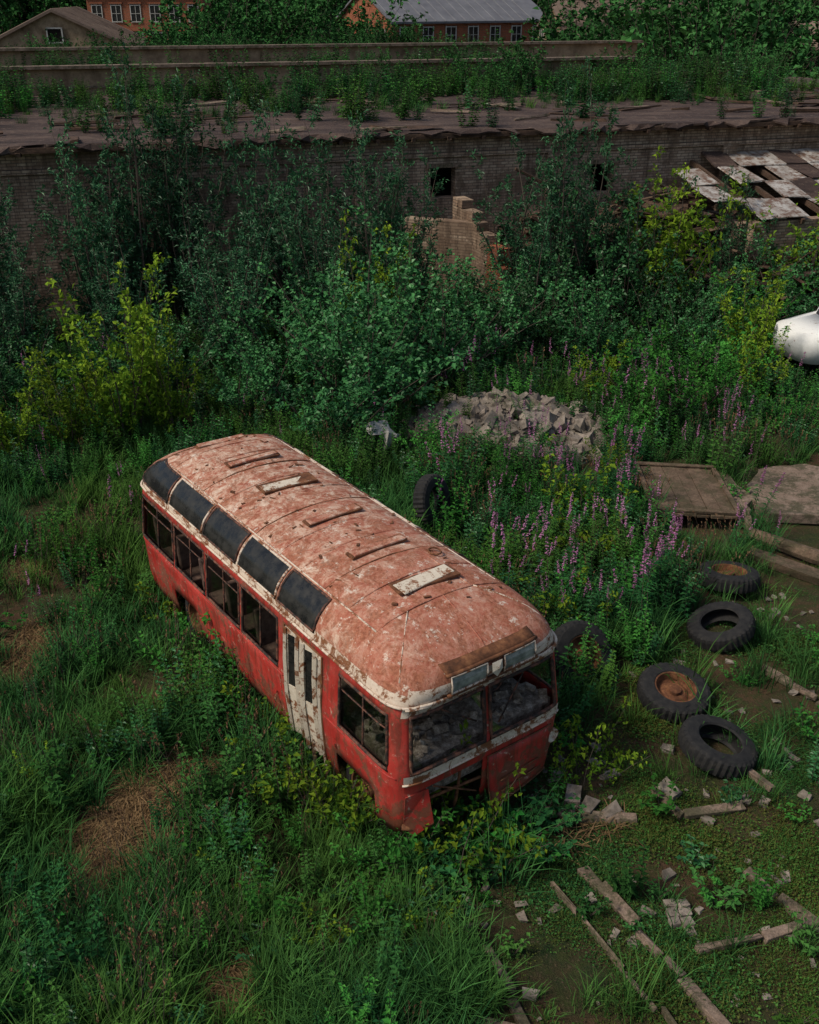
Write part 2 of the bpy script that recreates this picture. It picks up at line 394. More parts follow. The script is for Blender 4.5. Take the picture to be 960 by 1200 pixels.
def f_dry(x,y): return 1 if random.random()<dryf(x,y)*1.3 else .005
scatter('dry_grass',[p for p in rnd_region(13000,4.4,18,f_dry) if not in_bus(p[0],p[1])],C_dry,.7,1.2,.1)
def f_seed(x,y):
    if in_bus(x,y,.1) or mossy(x,y)>.3 or slabs(x,y): return 0
    return max(0,.3+.9*nz(x,y,.5,73))
scatter('seed_stalks',rnd_region(1800,4.6,22,f_seed),C_seed,.7,1.15)
def f_net(x,y):
    if in_bus(x,y,.12) or ntyre(x,y,.95) or slabs(x,y,.93): return 0
    if dryf(x,y)>.1: return .02
    k=max(0,.14+.6*nz(x,y,.5,33))
    if y>17.5: k=max(k,.62)
    d=Vector((x,y))-BC
    if d.dot(BR)>1.1 and y>10.4 and x<4.4 and y>x*1.2+7.6: k=.72
    if (x-.35)**2+(y-15.6)**2<.7: k=.1
    if mossy(x,y)>.3: k*=.05
    if x>5 and y<20: k*=.35
    return k
scatter('nettles',rnd_region(7800,4.6,31,f_net),C_nettle,.5,1.1)
def f_fire(x,y):
    if in_bus(x,y,.2) or slabs(x,y,.8) or ntyre(x,y,1.0): return 0
    if .8<x<6.8 and 12.5<y<23.5 and y>x*1.1+8.2: return max(.12,.36+.8*nz(x,y,.7,8))
    if x>1 and y>16: return .05
    return .012
scatter('fireweed',rnd_region(2100,12,25,f_fire),C_fire,.7,1.1,.06)
def f_broad(x,y):
    if in_bus(x,y,.05) or slabs(x,y) or near(x,y,TYRES,.7) or dryf(x,y)>.1: return 0
    d=Vector((x,y))-BC; k=.10+.4*nz(x,y,.9,44)
    if -2.0<d.dot(BR)<1.15 and 3.1<d.dot(BF)<4.3: return .6
    if mossy(x,y)>.5: k=.02
    return max(k,0)
scatter('broadleaf_weeds',rnd_region(4800,4.4,22,f_broad),C_broad,.6,1.1)
def f_moss(x,y):
    if near(x,y,TYRES,.3): return 0
    k=mossy(x,y)
    return k*(.34+1.5*nz(x,y,.9,61)+.9*nz(x,y,2.6,5))
scatter('clover',rnd_region(17000,4.4,15,f_moss),C_moss,.6,1.3)
# ------------------------------------------------------------ ground
xs=np.concatenate([[-600,-250,-120,-70,-45,-30],np.arange(-22,22.01,.3),[30,45,70,120,250,600]])
ys=np.concatenate([[-200,-60,-15],np.arange(0,36.01,.3),[45,60,90,140,250,500,900]])
mb=MB(); vs=[(x,y,gz(x,y) if abs(x)<23 and -1<y<37 else 0) for y in ys for x in xs]; nx=len(xs)
mb.add(vs,[(j*nx+i,j*nx+i+1,(j+1)*nx+i+1,(j+1)*nx+i) for j in range(len(ys)-1) for i in range(nx-1)])
m,nt,out=new_mat('soil'); c=poscoord(nt)
n1=noise_n(nt,c,.9,6,.65); n2=noise_n(nt,c,7,8,.7); n3=noise_n(nt,c,38,6,.7)
col=mix(nt,ramp(nt,n1,[(.36,0),(.58,1)]),(.020,.038,.013),(.085,.050,.028))
col=mix(nt,ramp(nt,n2,[(.46,0),(.60,1)]),col,(.040,.050,.016))
col=mix(nt,ramp(nt,n3,[(.56,0),(.70,1)]),col,(.17,.115,.08))
bsdf(nt,out,col,.95,.15,bump=math_n(nt,'ADD',n2,n3),bstr=.9,bdist=.05)
ground=mb.obj('ground',[m],smooth=True)
# ------------------------------------------------------------ concrete / stone materials
def stone_mat(name,a,b,scale=6,moss=.35):
    m,nt,out=new_mat(name); c=poscoord(nt)
    n1=noise_n(nt,c,scale,8,.7); n2=noise_n(nt,c,scale*7,5,.7)
    col=mix(nt,ramp(nt,n1,[(.3,0),(.7,1)]),a,b)
    if moss: col=mix(nt,math_n(nt,'MULTIPLY',ramp(nt,noise_n(nt,c,2.3,8,.8),[(.47,0),(.56,1)]),moss),col,(.04,.05,.02))
    col=mix(nt,.6,col,ramp(nt,n2,[(.3,.1),(.7,1.)]),'MULTIPLY')
    bsdf(nt,out,col,.92,.2,bump=n2,bstr=.6,bdist=.01); return m
M_conc=stone_mat('old_concrete',(.18,.125,.09),(.33,.245,.19),5,.7)
M_conc2=stone_mat('rubble_stone',(.13,.10,.08),(.42,.36,.30),1.7,.3)
M_board=stone_mat('weathered_board',(.10,.065,.042),(.23,.16,.11),4,.5)
M_darkwood=stone_mat('rotten_wood',(.04,.026,.018),(.15,.09,.062),3,.1)
M_white=stone_mat('white_stone',(.5,.48,.44),(.7,.68,.62),6,.15)
def rotz(a): return Matrix.Rotation(a,3,'Z')
def rxyz(a,b,c): return Matrix.Rotation(c,3,'Z')@Matrix.Rotation(b,3,'Y')@Matrix.Rotation(a,3,'X')
random.seed(21)
def strip(name,x0,y0,x1,y1,wd=.12,gap=.14):
    mb=MB(); d=Vector((x1-x0,y1-y0)); ln=d.length; d.normalize(); a=math.atan2(d.y,d.x); t=0
    while t<ln:
        l=random.uniform(.2,.9)
        if random.random()>gap:
            x=x0+d.x*(t+l/2)+random.gauss(0,.012); y=y0+d.y*(t+l/2)+random.gauss(0,.012)
            mb.box((x,y,gz(x,y)+random.uniform(.03,.06)),(l,wd*random.uniform(.5,1.15),.09),rxyz(random.gauss(0,.06),random.gauss(0,.02),a+random.gauss(0,.025)),jit=.022)
        t+=l+random.uniform(0,.06)
    mb.obj(name,[M_conc],bevel=.008)
for k,(a,b,c_,d_) in enumerate([(1.9,8.1,3.3,5.4),(2.9,9.3,4.9,6.0),(.62,7.4,1.05,6.3),(3.7,10.3,6.0,6.6),(1.5,8.95,2.5,8.85),(5.0,11.8,6.8,9.2),(.55,6.3,1.5,6.0),(2.85,7.0,4.3,7.35),(2.5,8.75,3.9,9.0),(4.3,9.2,5.6,9.6),(1.55,7.9,2.7,5.6)]):
    strip('concrete_kerb'+('' if k==0 else '.%03d'%k),a,b,c_,d_,.12 if k!=10 else .06)
mb=MB()
for _ in range(520):
    x=random.uniform(.5,7.5); y=random.uniform(5.2,14.5)
    if mossy(x,y)<.5 or near(x,y,TYRES,.55) or nz(x,y,.8,51)<-.05: continue
    s=random.uniform(.02,.10); mb.box((x,y,gz(x,y)+.02),(s*1.6,s,s*.5),rotz(random.uniform(0,6)),jit=s*.25)
for x,y in [(2.1,9.05),(2.35,8.95),(1.95,9.2),(3.1,9.3)]:
    mb.box((x,y,gz(x,y)+.06),(.26,.16,.08),rxyz(random.gauss(0,.2),.1,random.uniform(0,6)),jit=.03)
mb.obj('concrete_fragments',[M_conc2],bevel=.005)
mb=MB()
for i in range(2):
    for j in range(3):
        x=2.72+i*.13+random.gauss(0,.01); y=7.35+j*.12; mb.box((x,y,gz(x,y)+.05),(.12,.1,.06),rotz(.2+random.gauss(0,.12)),jit=.012)
mb.obj('white_tiles',[M_conc2],bevel=.006)
random.seed(3); mb=MB()
for _ in range(1250):
    a=random.uniform(0,6.28); r=math.sqrt(random.random()); x=2.1+math.cos(a)*r*2.6; y=20.1+math.sin(a)*r*1.4
    s=random.choice([.05,.07,.09,.13,.18,.24])*random.uniform(.7,1.2)
    mb.box((x,y,gz(x,y)+random.uniform(0,.16)*(1.2-r)+s*.1),(s*random.uniform(1,1.9),s,s*random.uniform(.4,.8)),rxyz(random.gauss(0,.5),random.gauss(0,.5),random.uniform(0,6)),jit=s*.16)
mb.obj('rubble_pile',[M_conc2],bevel=.006)
mb=MB(); mb.box((-.62,19.0,.75),(.46,.3,.1),rxyz(.5,.2,.4),jit=.06); mb.box((-.5,18.95,.5),(.2,.2,.5),rxyz(.3,.2,.9),jit=.06); mb.box((-.3,19.0,.6),(.3,.16,.1),rxyz(.2,.5,1.4),jit=.04); mb.obj('broken_white_stone',[M_white],bevel=.01)
mb=MB(); R=rxyz(-.03,.04,-.05); pc=Vector((5.15,17.15,.28))
for i in range(6): mb.box(pc+R@Vector((-.60+i*.242,random.gauss(0,.02),random.gauss(0,.008))),(.232,2.3,.05),R,jit=.01)
for yy in(-1.07,1.07): mb.box(pc+R@Vector((0,yy,.055)),(1.54,.11,.05),R,jit=.01)
for xx in(-.75,.75): mb.box(pc+R@Vector((xx,0,.057)),(.08,2.0,.05),R,jit=.01)
mb.obj('wooden_panel',[M_board],bevel=.006)
def rock_slab(name,pts,z,th,tilt=(0,0)):
    bm=bmesh.new()
    cx=sum(p[0] for p in pts)/len(pts); cy=sum(p[1] for p in pts)/len(pts)
    P2=[]
    for i in range(len(pts)):
        a=pts[i];b=pts[(i+1)%len(pts)]
        for t in range(6):
            u=t/6; P2.append((a[0]+(b[0]-a[0])*u+random.gauss(0,.035),a[1]+(b[1]-a[1])*u+random.gauss(0,.035)))
    top=[bm.verts.new((x,y,z+tilt[0]*(x-cx)+tilt[1]*(y-cy)+random.gauss(0,.008))) for x,y in P2]
    f=bm.faces.new(top); r=bmesh.ops.extrude_face_region(bm,geom=[f])
    for v in [g for g in r['geom'] if isinstance(g,bmesh.types.BMVert)]: v.co.z-=th
    bmesh.ops.recalc_face_normals(bm,faces=bm.faces)
    me=bpy.data.meshes.new(name); bm.to_mesh(me); bm.free(); me.materials.append(M_conc)
    o=bpy.data.objects.new(name,me); SC.objects.link(o); md=o.modifiers.new('b','BEVEL'); md.width=.02; md.segments=2
rock_slab('concrete_slab',[(6.5,16.3),(8.9,15.8),(9.2,17.2),(7.9,18.5),(6.9,18.3),(6.3,17.1)],.24,.2,(.03,-.02))
rock_slab('concrete_slab.001',[(5.98,15.7),(6.35,16.9),(6.2,18.3),(6.0,18.3)],.2,.15)
mb=MB(); mb.tube([(6.0,15.7,.12),(6.8,14.8,.16),(7.7,14.0,.18)],[.11,.13,.10],9); mb.box((6.3,14.6,.08),(1.4,.35,.12),rotz(-.75),jit=.05)
mb.obj('fallen_log',[M_board],smooth=False)
# ------------------------------------------------------------ tyres
m,nt,out=new_mat('tyre_rubber'); c=objco(nt); n=noise_n(nt,c,9,6,.7)
bsdf(nt,out,ramp(nt,n,[(.35,(.009,.009,.010)),(.6,(.022,.021,.02)),(.8,(.07,.06,.045))]),.85,.3,bump=noise_n(nt,c,40),bstr=.3,bdist=.01); M_rub=m
m,nt,out=new_mat('rust'); c=objco(nt); n=noise_n(nt,c,9,8,.7)
bsdf(nt,out,ramp(nt,n,[(.3,(.04,.02,.012)),(.5,(.12,.05,.025)),(.7,(.24,.11,.05))]),.9,.2,bump=n,bstr=.5,bdist=.01); M_rust=m
def tyre_mesh(mb,Rr=.49,wd=.26,ri=.27,rim=False,mi=0,mri=1):
    prof=[(ri,-.42),(ri+.02,-.5),(ri+.09,-.5),(Rr-.06,-.47),(Rr-.012,-.38),(Rr,-.2),(Rr,.2),(Rr-.012,.38),(Rr-.06,.47),(ri+.09,.5),(ri+.02,.5),(ri,.42),(ri+.03,.3),(Rr-.05,.25),(Rr-.05,-.25),(ri+.03,-.3)]
    if rim: prof=prof[:12]
    seg=72; vs=[];fs=[];k=len(prof)
    for i in range(seg):
        a=2*math.pi*i/seg
        for j,(r,z) in enumerate(prof):
            rr=r-(.018 if (4<=j<=7 and i%2) else 0); vs.append((rr*math.cos(a),rr*math.sin(a),z*wd))
    for i in range(seg):
        for j in range(k if not rim else k-1):
            b=(j+1)%k; i2=(i+1)%seg; fs.append((i*k+j,i2*k+j,i2*k+b,i*k+b))
    mb.add(vs,fs,mi)
    if rim:
        prof2=[(ri+.015,.46),(ri-.01,.44),(ri-.02,.3),(ri-.035,.05),(.2,.02),(.15,.12),(.09,.12),(.085,.3),(.05,.32),(.0,.32)]
        seg=36; vs=[];fs=[];k=len(prof2)
        for i in range(seg):
            a=2*math.pi*i/seg
            for r,z in prof2: vs.append((r*math.cos(a),r*math.sin(a),z*wd))
        for i in range(seg):
            for j in range(k-1): i2=(i+1)%seg; fs.append((i*k+j,i2*k+j,i2*k+j+1,i*k+j+1))
        mb.add(vs,fs,mri)
for i,((x,y),rx,ry,rim) in enumerate(zip(TYRES,(.15,-.28,.12,.2),(.08,.12,-.14,.1),(True,False,True,False))):
    mb=MB(); tyre_mesh(mb,rim=rim)
    o=mb.obj('truck_tyre'+('' if i==0 else '.%03d'%i),[M_rub,M_rust],smooth=False)
    o.location=(x,y,gz(x,y)+.19); o.rotation_euler=(rx,ry,random.uniform(0,3))
mb=MB(); tyre_mesh(mb,rim=False); o=mb.obj('truck_tyre.004',[M_rub,M_rust]); o.location=(.4,16.1,.55); o.rotation_euler=(rad(75),0,rad(60))
mb=MB(); tyre_mesh(mb,rim=True); o=mb.obj('truck_tyre.005',[M_rub,M_rust]); o.location=(2.35,11.6,.4); o.rotation_euler=(rad(55),0,rad(30))
# ------------------------------------------------------------ BUS
S=2.4; R0=1.08
TAB=np.array([ # z,a,b,n
(.35,3.40,1.13,9),(.6,3.45,1.17,9),(1.25,3.48,1.20,9),(1.97,3.41,1.155,8),(2.06,3.45,1.15,6.5),(2.14,3.485,1.14,5.5),(2.24,3.48,1.115,4.8),(2.35,3.41,1.06,4.2),(2.45,3.27,.97,3.8),
(2.53,3.08,.85,3.4),(2.59,2.9,.70,3.1),(2.635,2.75,.52,2.9),(2.665,2.62,.32,2.6),(2.68,2.5,.14,2.4),(2.685,2.42,.02,2.2)])
ZT=TAB[:,0]
def row(tau): return [float(np.interp(tau,range(len(TAB)),TAB[:,k])) for k in range(4)]
def tz(z): return float(np.interp(z,ZT,range(len(TAB))))
def PS(sgn,x,tau,off=0.):
    z,a,b,n=row(tau); R=a-S
    if abs(x)<=S: X=x;Y=b+off
    else:
        u=min(1,(abs(x)-S)/R0); k=(u**n+1)**(-1/n); X=math.copysign(S+(R+off)*u*k,x); Y=(b+off)*k
    return Vector((X,sgn*Y,z))
def PF(sgn,v,tau,off=0.):
    z,a,b,n=row(tau); R=a-S; k=(1+abs(v)**n)**(-1/n)
    return Vector((sgn*(S+(R+off)*k),(b+off)*v*k,z))
def dent(p):
    n_=noise.noise(p*1.3)*.014+noise.noise(p*4)*.005
    return Vector((p.x+n_*(.6 if abs(p.x)>2.4 else .1),p.y+math.copysign(n_,p.y) if (abs(p.y)>.7 and p.z<2.05) else p.y,p.z+(n_ if (p.z>2.5 and abs(p.y)<.8) else 0)))
WN=[(-3.25,-2.10),(-2.03,-1.08),(-1.01,-.07),(.01,.93),(2.32,3.26)]
WF=WN[:4]+[(1.1,1.95),(2.32,3.26)]
DOOR=(1.1,1.95); ZW=(1.26,1.93)
sx=sorted(set([-3.48,-3.42,-3.34,-3.25,-2.9,-2.62,-2.4,-2.25,-2.10,-2.03,-1.78,-1.6,-1.45,-1.3,-1.08,-1.01,-.8,-.55,-.3,-.07,.01,.25,.5,.7,.93,1.02,1.1,1.3,1.52,1.75,1.95,2.08,2.2,2.32,2.5,2.7,2.85,3.0,3.15,3.26,3.34,3.42,3.48]))
fv=[-.93,-.87,-.7,-.5,-.3,-.12,-.035,.035,.12,.3,.5,.7,.87,.93]
per=[('N',x) for x in sx]+[('F',v) for v in fv]+[('R',x) for x in sx[::-1]]+[('B',v) for v in fv[::-1]]
def PP(k,v,tau,off=0.):
    return PS(-1,v,tau,off) if k=='N' else PS(1,v,tau,off) if k=='R' else PF(1,v,tau,off) if k=='F' else PF(-1,v,tau,off)
zb=[.35,.5,.62,.78,.92,1.08,1.26,1.45,1.7,1.93,2.0,2.06]
taus=[tz(z) for z in zb]+[4.5,5,5.5,6,6.5,7,7.5,8,8.5,9,9.5,10,10.5,11,11.5,12,12.5,13,13.5,14]
def opening(k,v,z):
    if k in 'NR':
        for a,b in (WN if k=='N' else WF):
            if a<v<b and ZW[0]<z<ZW[1]: return True
        if k=='N' and DOOR[0]<v<DOOR[1] and z<1.93: return True
        if -2.25<v<-1.45 and z<.78: return True
        if 2.2<v<3.0 and z<.78: return True
    if k=='F':
        if .035<abs(v)<.87 and ZW[0]<z<ZW[1]: return True
        if -.7<v<-.035 and z<1.08: return True
        if -.9<v<-.6 and z<.62: return True
    if k=='B':
        if .12<abs(v)<.7 and ZW[0]<z<ZW[1]: return True
    return False
bus=empty('abandoned_bus',(BC.x,BC.y,.0),math.atan2(BF.y,BF.x))
def paint(name,roof=False):
    m,nt,out=new_mat(name); c=objco(nt)
    big=noise_n(nt,c,1.1,5,.6); med=noise_n(nt,c,4.5,9,.72,.4); fine=noise_n(nt,c,26,8,.75)
    sepz=N(nt,'ShaderNodeSeparateXYZ'); L(nt,c,sepz.inputs[0])
    if roof:
        sp=noise_n(nt,mapping(nt,c,(1.3,.9,1)),4.6,14,.84,.4)
        col=ramp(nt,sp,[(.38,(.18,.055,.035)),(.455,(.34,.12,.075)),(.505,(.44,.25,.175)),(.56,(.54,.39,.295)),(.68,(.62,.53,.43))])
        xf=ramp(nt,math_n(nt,'ADD',math_n(nt,'MULTIPLY',sepz.outputs[0],.09),big),[(.45,0),(.74,1)])
        col=mix(nt,math_n(nt,'MULTIPLY',xf,.72),col,mix(nt,ramp(nt,fine,[(.4,0),(.6,1)]),(.31,.080,.048),(.42,.18,.12)))
        rust=ramp(nt,noise_n(nt,mapping(nt,c,(1,1.5,1),(3,1,0)),2.9,14,.84,.8),[(.485,0),(.54,1)])
        col=mix(nt,math_n(nt,'MULTIPLY',rust,.75),col,mix(nt,ramp(nt,fine,[(.4,0),(.62,1)]),(.15,.052,.026),(.35,.13,.07)))
        fl=ramp(nt,noise_n(nt,mapping(nt,c,(1,1,1),(7,2,0)),6.5,12,.82),[(.57,0),(.595,1)])
        col=mix(nt,math_n(nt,'MULTIPLY',fl,.8),col,(.62,.55,.46))
        dk=ramp(nt,noise_n(nt,c,17,8,.8),[(.57,0),(.63,1)])
        col=mix(nt,math_n(nt,'MULTIPLY',dk,.6),col,(.12,.045,.028))
        bsdf(nt,out,col,.85,.2,bump=math_n(nt,'ADD',sp,fine),bstr=.4,bdist=.012)
    else:
        st=noise_n(nt,mapping(nt,c,(5,5,.7)),2.2,8,.7)
        col=mix(nt,ramp(nt,big,[(.35,0),(.65,1)]),(.30,.020,.016),(.43,.042,.030))
        col=mix(nt,ramp(nt,st,[(.48,0),(.61,1)]),col,(.18,.032,.020))
        low=ramp(nt,sepz.outputs[2],[(.35,.12),(1.0,0.0)])
        rf=math_n(nt,'ADD',med,low)
        rust=ramp(nt,rf,[(.54,0),(.585,1)])
        col=mix(nt,math_n(nt,'MULTIPLY',rust,.85),col,mix(nt,fine,(.05,.022,.013),(.21,.085,.04)))
        fd=ramp(nt,noise_n(nt,c,2.2,10,.8),[(.5,0),(.75,1)])
        col=mix(nt,math_n(nt,'MULTIPLY',fd,.4),col,(.38,.13,.10))
        pl=ramp(nt,noise_n(nt,c,7,10,.82,.8),[(.59,0),(.62,1)])
        col=mix(nt,pl,col,(.42,.27,.20))
        bsdf(nt,out,col,ramp(nt,med,[(.4,.45),(.65,.85)]),.35,bump=math_n(nt,'ADD',med,fine),bstr=.3,bdist=.012)
    return m
M_red=paint('faded_red_paint'); M_roof=paint('flaking_roof_paint',True)
def cream_mat(name,c1,c2,rust_t=.56):
    m,nt,out=new_mat(name); c=objco(nt); a=noise_n(nt,c,5,11,.8,.5); f=noise_n(nt,c,30,6,.7)
    col=mix(nt,ramp(nt,f,[(.3,0),(.7,1)]),c1,c2)
    col=mix(nt,ramp(nt,a,[(rust_t,0),(rust_t+.04,1)]),col,mix(nt,f,(.08,.03,.015),(.30,.12,.05)))
    bsdf(nt,out,col,.75,.3,bump=a,bstr=.3,bdist=.006); return m
M_cream=cream_mat('cream_paint',(.50,.43,.33),(.62,.56,.46),.52)
M_edge=cream_mat('pale_roof_edge',(.50,.40,.31),(.64,.55,.45),.495)
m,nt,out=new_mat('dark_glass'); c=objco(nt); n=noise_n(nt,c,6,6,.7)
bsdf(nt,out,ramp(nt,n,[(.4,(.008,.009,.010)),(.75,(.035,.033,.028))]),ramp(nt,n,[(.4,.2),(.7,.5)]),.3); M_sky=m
m,nt,out=new_mat('dusty_glass')
g=N(nt,'ShaderNodeBsdfGlossy'); g.inputs['Roughness'].default_value=.06; g.inputs[0].default_value=(.8,.85,.9,1)
tr=N(nt,'ShaderNodeBsdfTransparent'); tr.inputs[0].default_value=(.6,.63,.61,1)
lw=N(nt,'ShaderNodeLayerWeight'); lw.inputs[0].default_value=.25
ms=N(nt,'ShaderNodeMixShader'); L(nt,math_n(nt,'ADD',math_n(nt,'MULTIPLY',lw.outputs[0],.5),.08),ms.inputs[0]); L(nt,tr.outputs[0],ms.inputs[1]); L(nt,g.outputs[0],ms.inputs[2]); L(nt,ms.outputs[0],out.inputs[0]); M_glass=m
m,nt,out=new_mat('black_rubber'); c=objco(nt); bsdf(nt,out,ramp(nt,noise_n(nt,c,12,6,.7),[(.45,(.025,.018,.015)),(.62,(.17,.07,.045))]),.75); M_blk=m
m,nt,out=new_mat('interior_grime'); c=objco(nt); n=noise_n(nt,c,11,10,.8)
bsdf(nt,out,ramp(nt,n,[(.36,(.06,.045,.035)),(.5,(.25,.20,.155)),(.65,(.55,.48,.40))]),.95,.1,bump=n,bstr=1,bdist=.04); M_int=m
m,nt,out=new_mat('seat_cover'); c=objco(nt); bsdf(nt,out,ramp(nt,noise_n(nt,c,12),[(.3,(.06,.035,.03)),(.7,(.2,.13,.10))]),.8); M_seat=m
mb=MB(); vs=[]; n=len(per)
for tau in taus:
    for k,v in per: vs.append(dent(PP(k,v,tau)))
fs=[];ms_=[]
for j in range(len(taus)-1):
    zc=(row(taus[j])[0]+row(taus[j+1])[0])/2
    for i in range(n):
        i2=(i+1)%n; k,v=per[i]; k2,v2=per[i2]
        vc=(v+v2)/2 if k==k2 else None
        if vc is not None and opening(k,vc,zc) and j<len(zb)-1: continue
        fs.append((j*n+i,j*n+i2,(j+1)*n+i2,(j+1)*n+i))
        fr=(k=='F' or k2=='F')
        ms_.append((2 if fr and zc>1.95 else 0) if zc<2.05 else (2 if zc<(2.26 if fr else 2.2) else 1))
mb.v=[tuple(v) for v in vs]; mb.f=fs; mb.m=ms_
mb.f.append(tuple((len(taus)-1)*n+i for i in range(n))); mb.m.append(1)
mb.obj('body_shell',[M_red,M_roof,M_edge],bus,smooth=True,solid=.02)
mb=MB(); mb.tube([PP(k,v,tz(2.07),.02) for k,v in per],.018,6,True); mb.obj('gutter',[M_edge],bus,smooth=True)
mb=MB()
def roof_z(x,y):
    lo,hi=4.,14.
    for _ in range(22):
        mid=(lo+hi)/2; z,a,b,nn=row(mid); R=a-S
        xx=max(0,abs(x)-S)/max(R,1e-3); yy=abs(y)/b
        if xx**nn+yy**nn<1: lo=mid
        else: hi=mid
    return row((lo+hi)/2)[0]
def roof_strip(mb,pts,r=.012,mi=0): mb.tube([Vector((x,y,roof_z(x,y)-.002)) for x,y in pts],r,5,mi=mi)
for i,x in enumerate([-3.0,-2.55,-2.1,-1.6,-1.1,-.6,-.1,.5,1.0,1.55,2.05,2.6]):
    roof_strip(mb,[(x+random.gauss(0,.004),y) for y in np.linspace(-.86,1.0,15)],.011,1 if i%3 else 0)
for yy in(-.86,.86): roof_strip(mb,[(x,yy) for x in np.linspace(-2.9,2.6,20)],.012,2)
roof_strip(mb,[(x,0.02) for x in np.linspace(2.6,3.35,10)],.008,1)
roof_strip(mb,[(x,.42) for x in np.linspace(1.55,2.6,10)],.009,1)
for sg in(-1,1): roof_strip(mb,[(2.6+.62*t,sg*(.45+.55*t)) for t in np.linspace(0,1,10)],.009,2)
mb.obj('roof_seams',[M_rust,M_roof,M_edge],bus,smooth=True)
for i,x in enumerate([-2.85,-1.85,-.85,.3,1.3,2.25]):
    mb=MB(); z=roof_z(x,0); w_=.27 if i in(2,5) else .17; ln=.8; rz_=rotz(random.gauss(0,.05))
    mb.box((x,0.03,z+.004),(w_,ln,.03),rz_,mi=0,jit=.01)
    mb.box((x+.01,0.03,z+.018),(w_*.76,ln*.93,.022),rotz(random.gauss(0,.05)),mi=1,jit=.012)
    mb.obj('roof_vent_%d'%(i+1),[M_rust,M_cream if i in(2,5) else M_roof],bus,bevel=.008)
mb=MB(); random.seed(41)
mb.tube([Vector((1.75+.09*math.cos(a),.55+.07*math.sin(a),roof_z(1.75,.55)+.03)) for a in np.linspace(0,6.28,14)[:-1]],.012,5,True)
for _ in range(70):
    x=random.uniform(-3,3); y=random.uniform(-.8,.9); mb.box((x,y,roof_z(x,y)+.008),(random.uniform(.02,.09),random.uniform(.01,.04),.008),rotz(random.uniform(0,6)),jit=.004)
mb.obj('roof_litter',[M_rust],bus)
def patch(mb,k,a,b,t0,t1,off,na=8,nb=5,mi=0):
    vs=[];fs=[]
    for j in range(nb+1):
        for i in range(na+1):
            u=i/na;w_=j/nb; o_=off(u,w_) if callable(off) else off
            vs.append(PP(k,a+(b-a)*u,t0+(t1-t0)*w_,o_))
    for j in range(nb):
        for i in range(na): q=j*(na+1)+i; fs.append((q,q+1,q+na+2,q+na+1))
    mb.add(vs,fs,mi)
SK=[(-3.28,-2.25),(-2.18,-1.15),(-1.09,-.17),(-.10,.86),(.93,1.75)]
ta,tb=tz(2.17),8.7
for i,(a,b) in enumerate(SK):
    for k,nm in(('N','near'),('R','far')):
        mb=MB(); patch(mb,k,a+.02,b-.02,ta,tb,.016,10,12)
        mb.obj('skylight_%s_%d'%(nm,i+1),[M_sky],bus,smooth=True)
        mb=MB()
        e=[PP(k,a+(b-a)*t,ta,.012) for t in np.linspace(0,1,9)]+[PP(k,b,ta+(tb-ta)*t,.012) for t in np.linspace(.1,1,8)]+[PP(k,b+(a-b)*t,tb,.012) for t in np.linspace(.1,1,9)]+[PP(k,a,tb+(ta-tb)*t,.012) for t in np.linspace(.1,.9,8)]
        mb.tube(e,.017,6,True); mb.obj('skylight_frame_%s_%d'%(nm,i+1),[M_edge if i in(1,3) else M_blk],bus,smooth=True)
t0,t1=tz(ZW[0]),tz(ZW[1])
def lin(k,a,b,ta_,tb_,off,n_=8): return [PP(k,a+(b-a)*t,ta_+(tb_-ta_)*t,off) for t in np.linspace(0,1,n_)]
for k,lst,nm in(('N',WN,'near'),('R',WF,'far')):
    mb=MB(); gl=MB()
    for i,(a,b) in enumerate(lst):
        loop=lin(k,a,b,t0,t0,.004)+lin(k,b,b,t0,t1,.004)[1:]+lin(k,b,a,t1,t1,.004)[1:]+lin(k,a,a,t1,t0,.004)[1:-1]
        mb.tube(loop,.02,6,True); c_=(a+b)/2; tm=t0+(t1-t0)*.72
        mb.tube(lin(k,c_,c_,t0,t1,-.012),.013,5)
        if i!=3: mb.tube(lin(k,a,b,tm,tm,-.012),.010,5)
        if not(k=='N' and i==1): patch(gl,k,a+.01,c_ if i%2 else b-.01,t0,t1 if i!=2 else tm,-.018,6,4)
    mb.obj('window_frames_'+nm,[M_blk],bus,smooth=True); gl.obj('window_glass_'+nm,[M_glass],bus,smooth=True)
mb=MB(); gl=MB()
for a,b in((-.87,-.035),(.035,.87)):
    loop=lin('F',a,b,t0,t0,.004)+lin('F',b,b,t0,t1,.004)[1:]+lin('F',b,a,t1,t1,.004)[1:]+lin('F',a,a,t1,t0,.004)[1:-1]
    mb.tube(loop,.024,6,True)
for pts_ in [((-.86,t0),(-.86,t0+.35),(-.72,t0)),((.86,t1),(.5,t1),(.66,t1-.3),(.86,t0+.5)),((.05,t0),(.05,t0+.3),(.16,t0+.1),(.3,t0)),((-.5,t0),(-.4,t0+.12),(-.3,t0)),((-.05,t1),(-.05,t1-.4),(-.2,t1))]:
    gl.add([PP('F',q[0],q[1],-.01) for q in pts_],[tuple(range(len(pts_)))])
mb.tube(lin('F',-.6,-.1,t1,t0+.35,-.05,4),.012,4); mb.tube(lin('F',.2,.62,t0+.1,t1,-.08,4),.012,4)
for a,b in((-.7,-.12),(.12,.7)):
    loop=lin('B',a,b,t0,t0,.004)+lin('B',b,b,t0,t1,.004)[1:]+lin('B',b,a,t1,t1,.004)[1:]+lin('B',a,a,t1,t0,.004)[1:-1]
    mb.tube(loop,.02,6,True); patch(gl,'B',a,b,t0,t1,-.01,6,3)
mb.obj('windshield_frames',[M_blk],bus,smooth=True); gl.obj('windshield_glass',[M_glass],bus,smooth=True)
mb=MB()
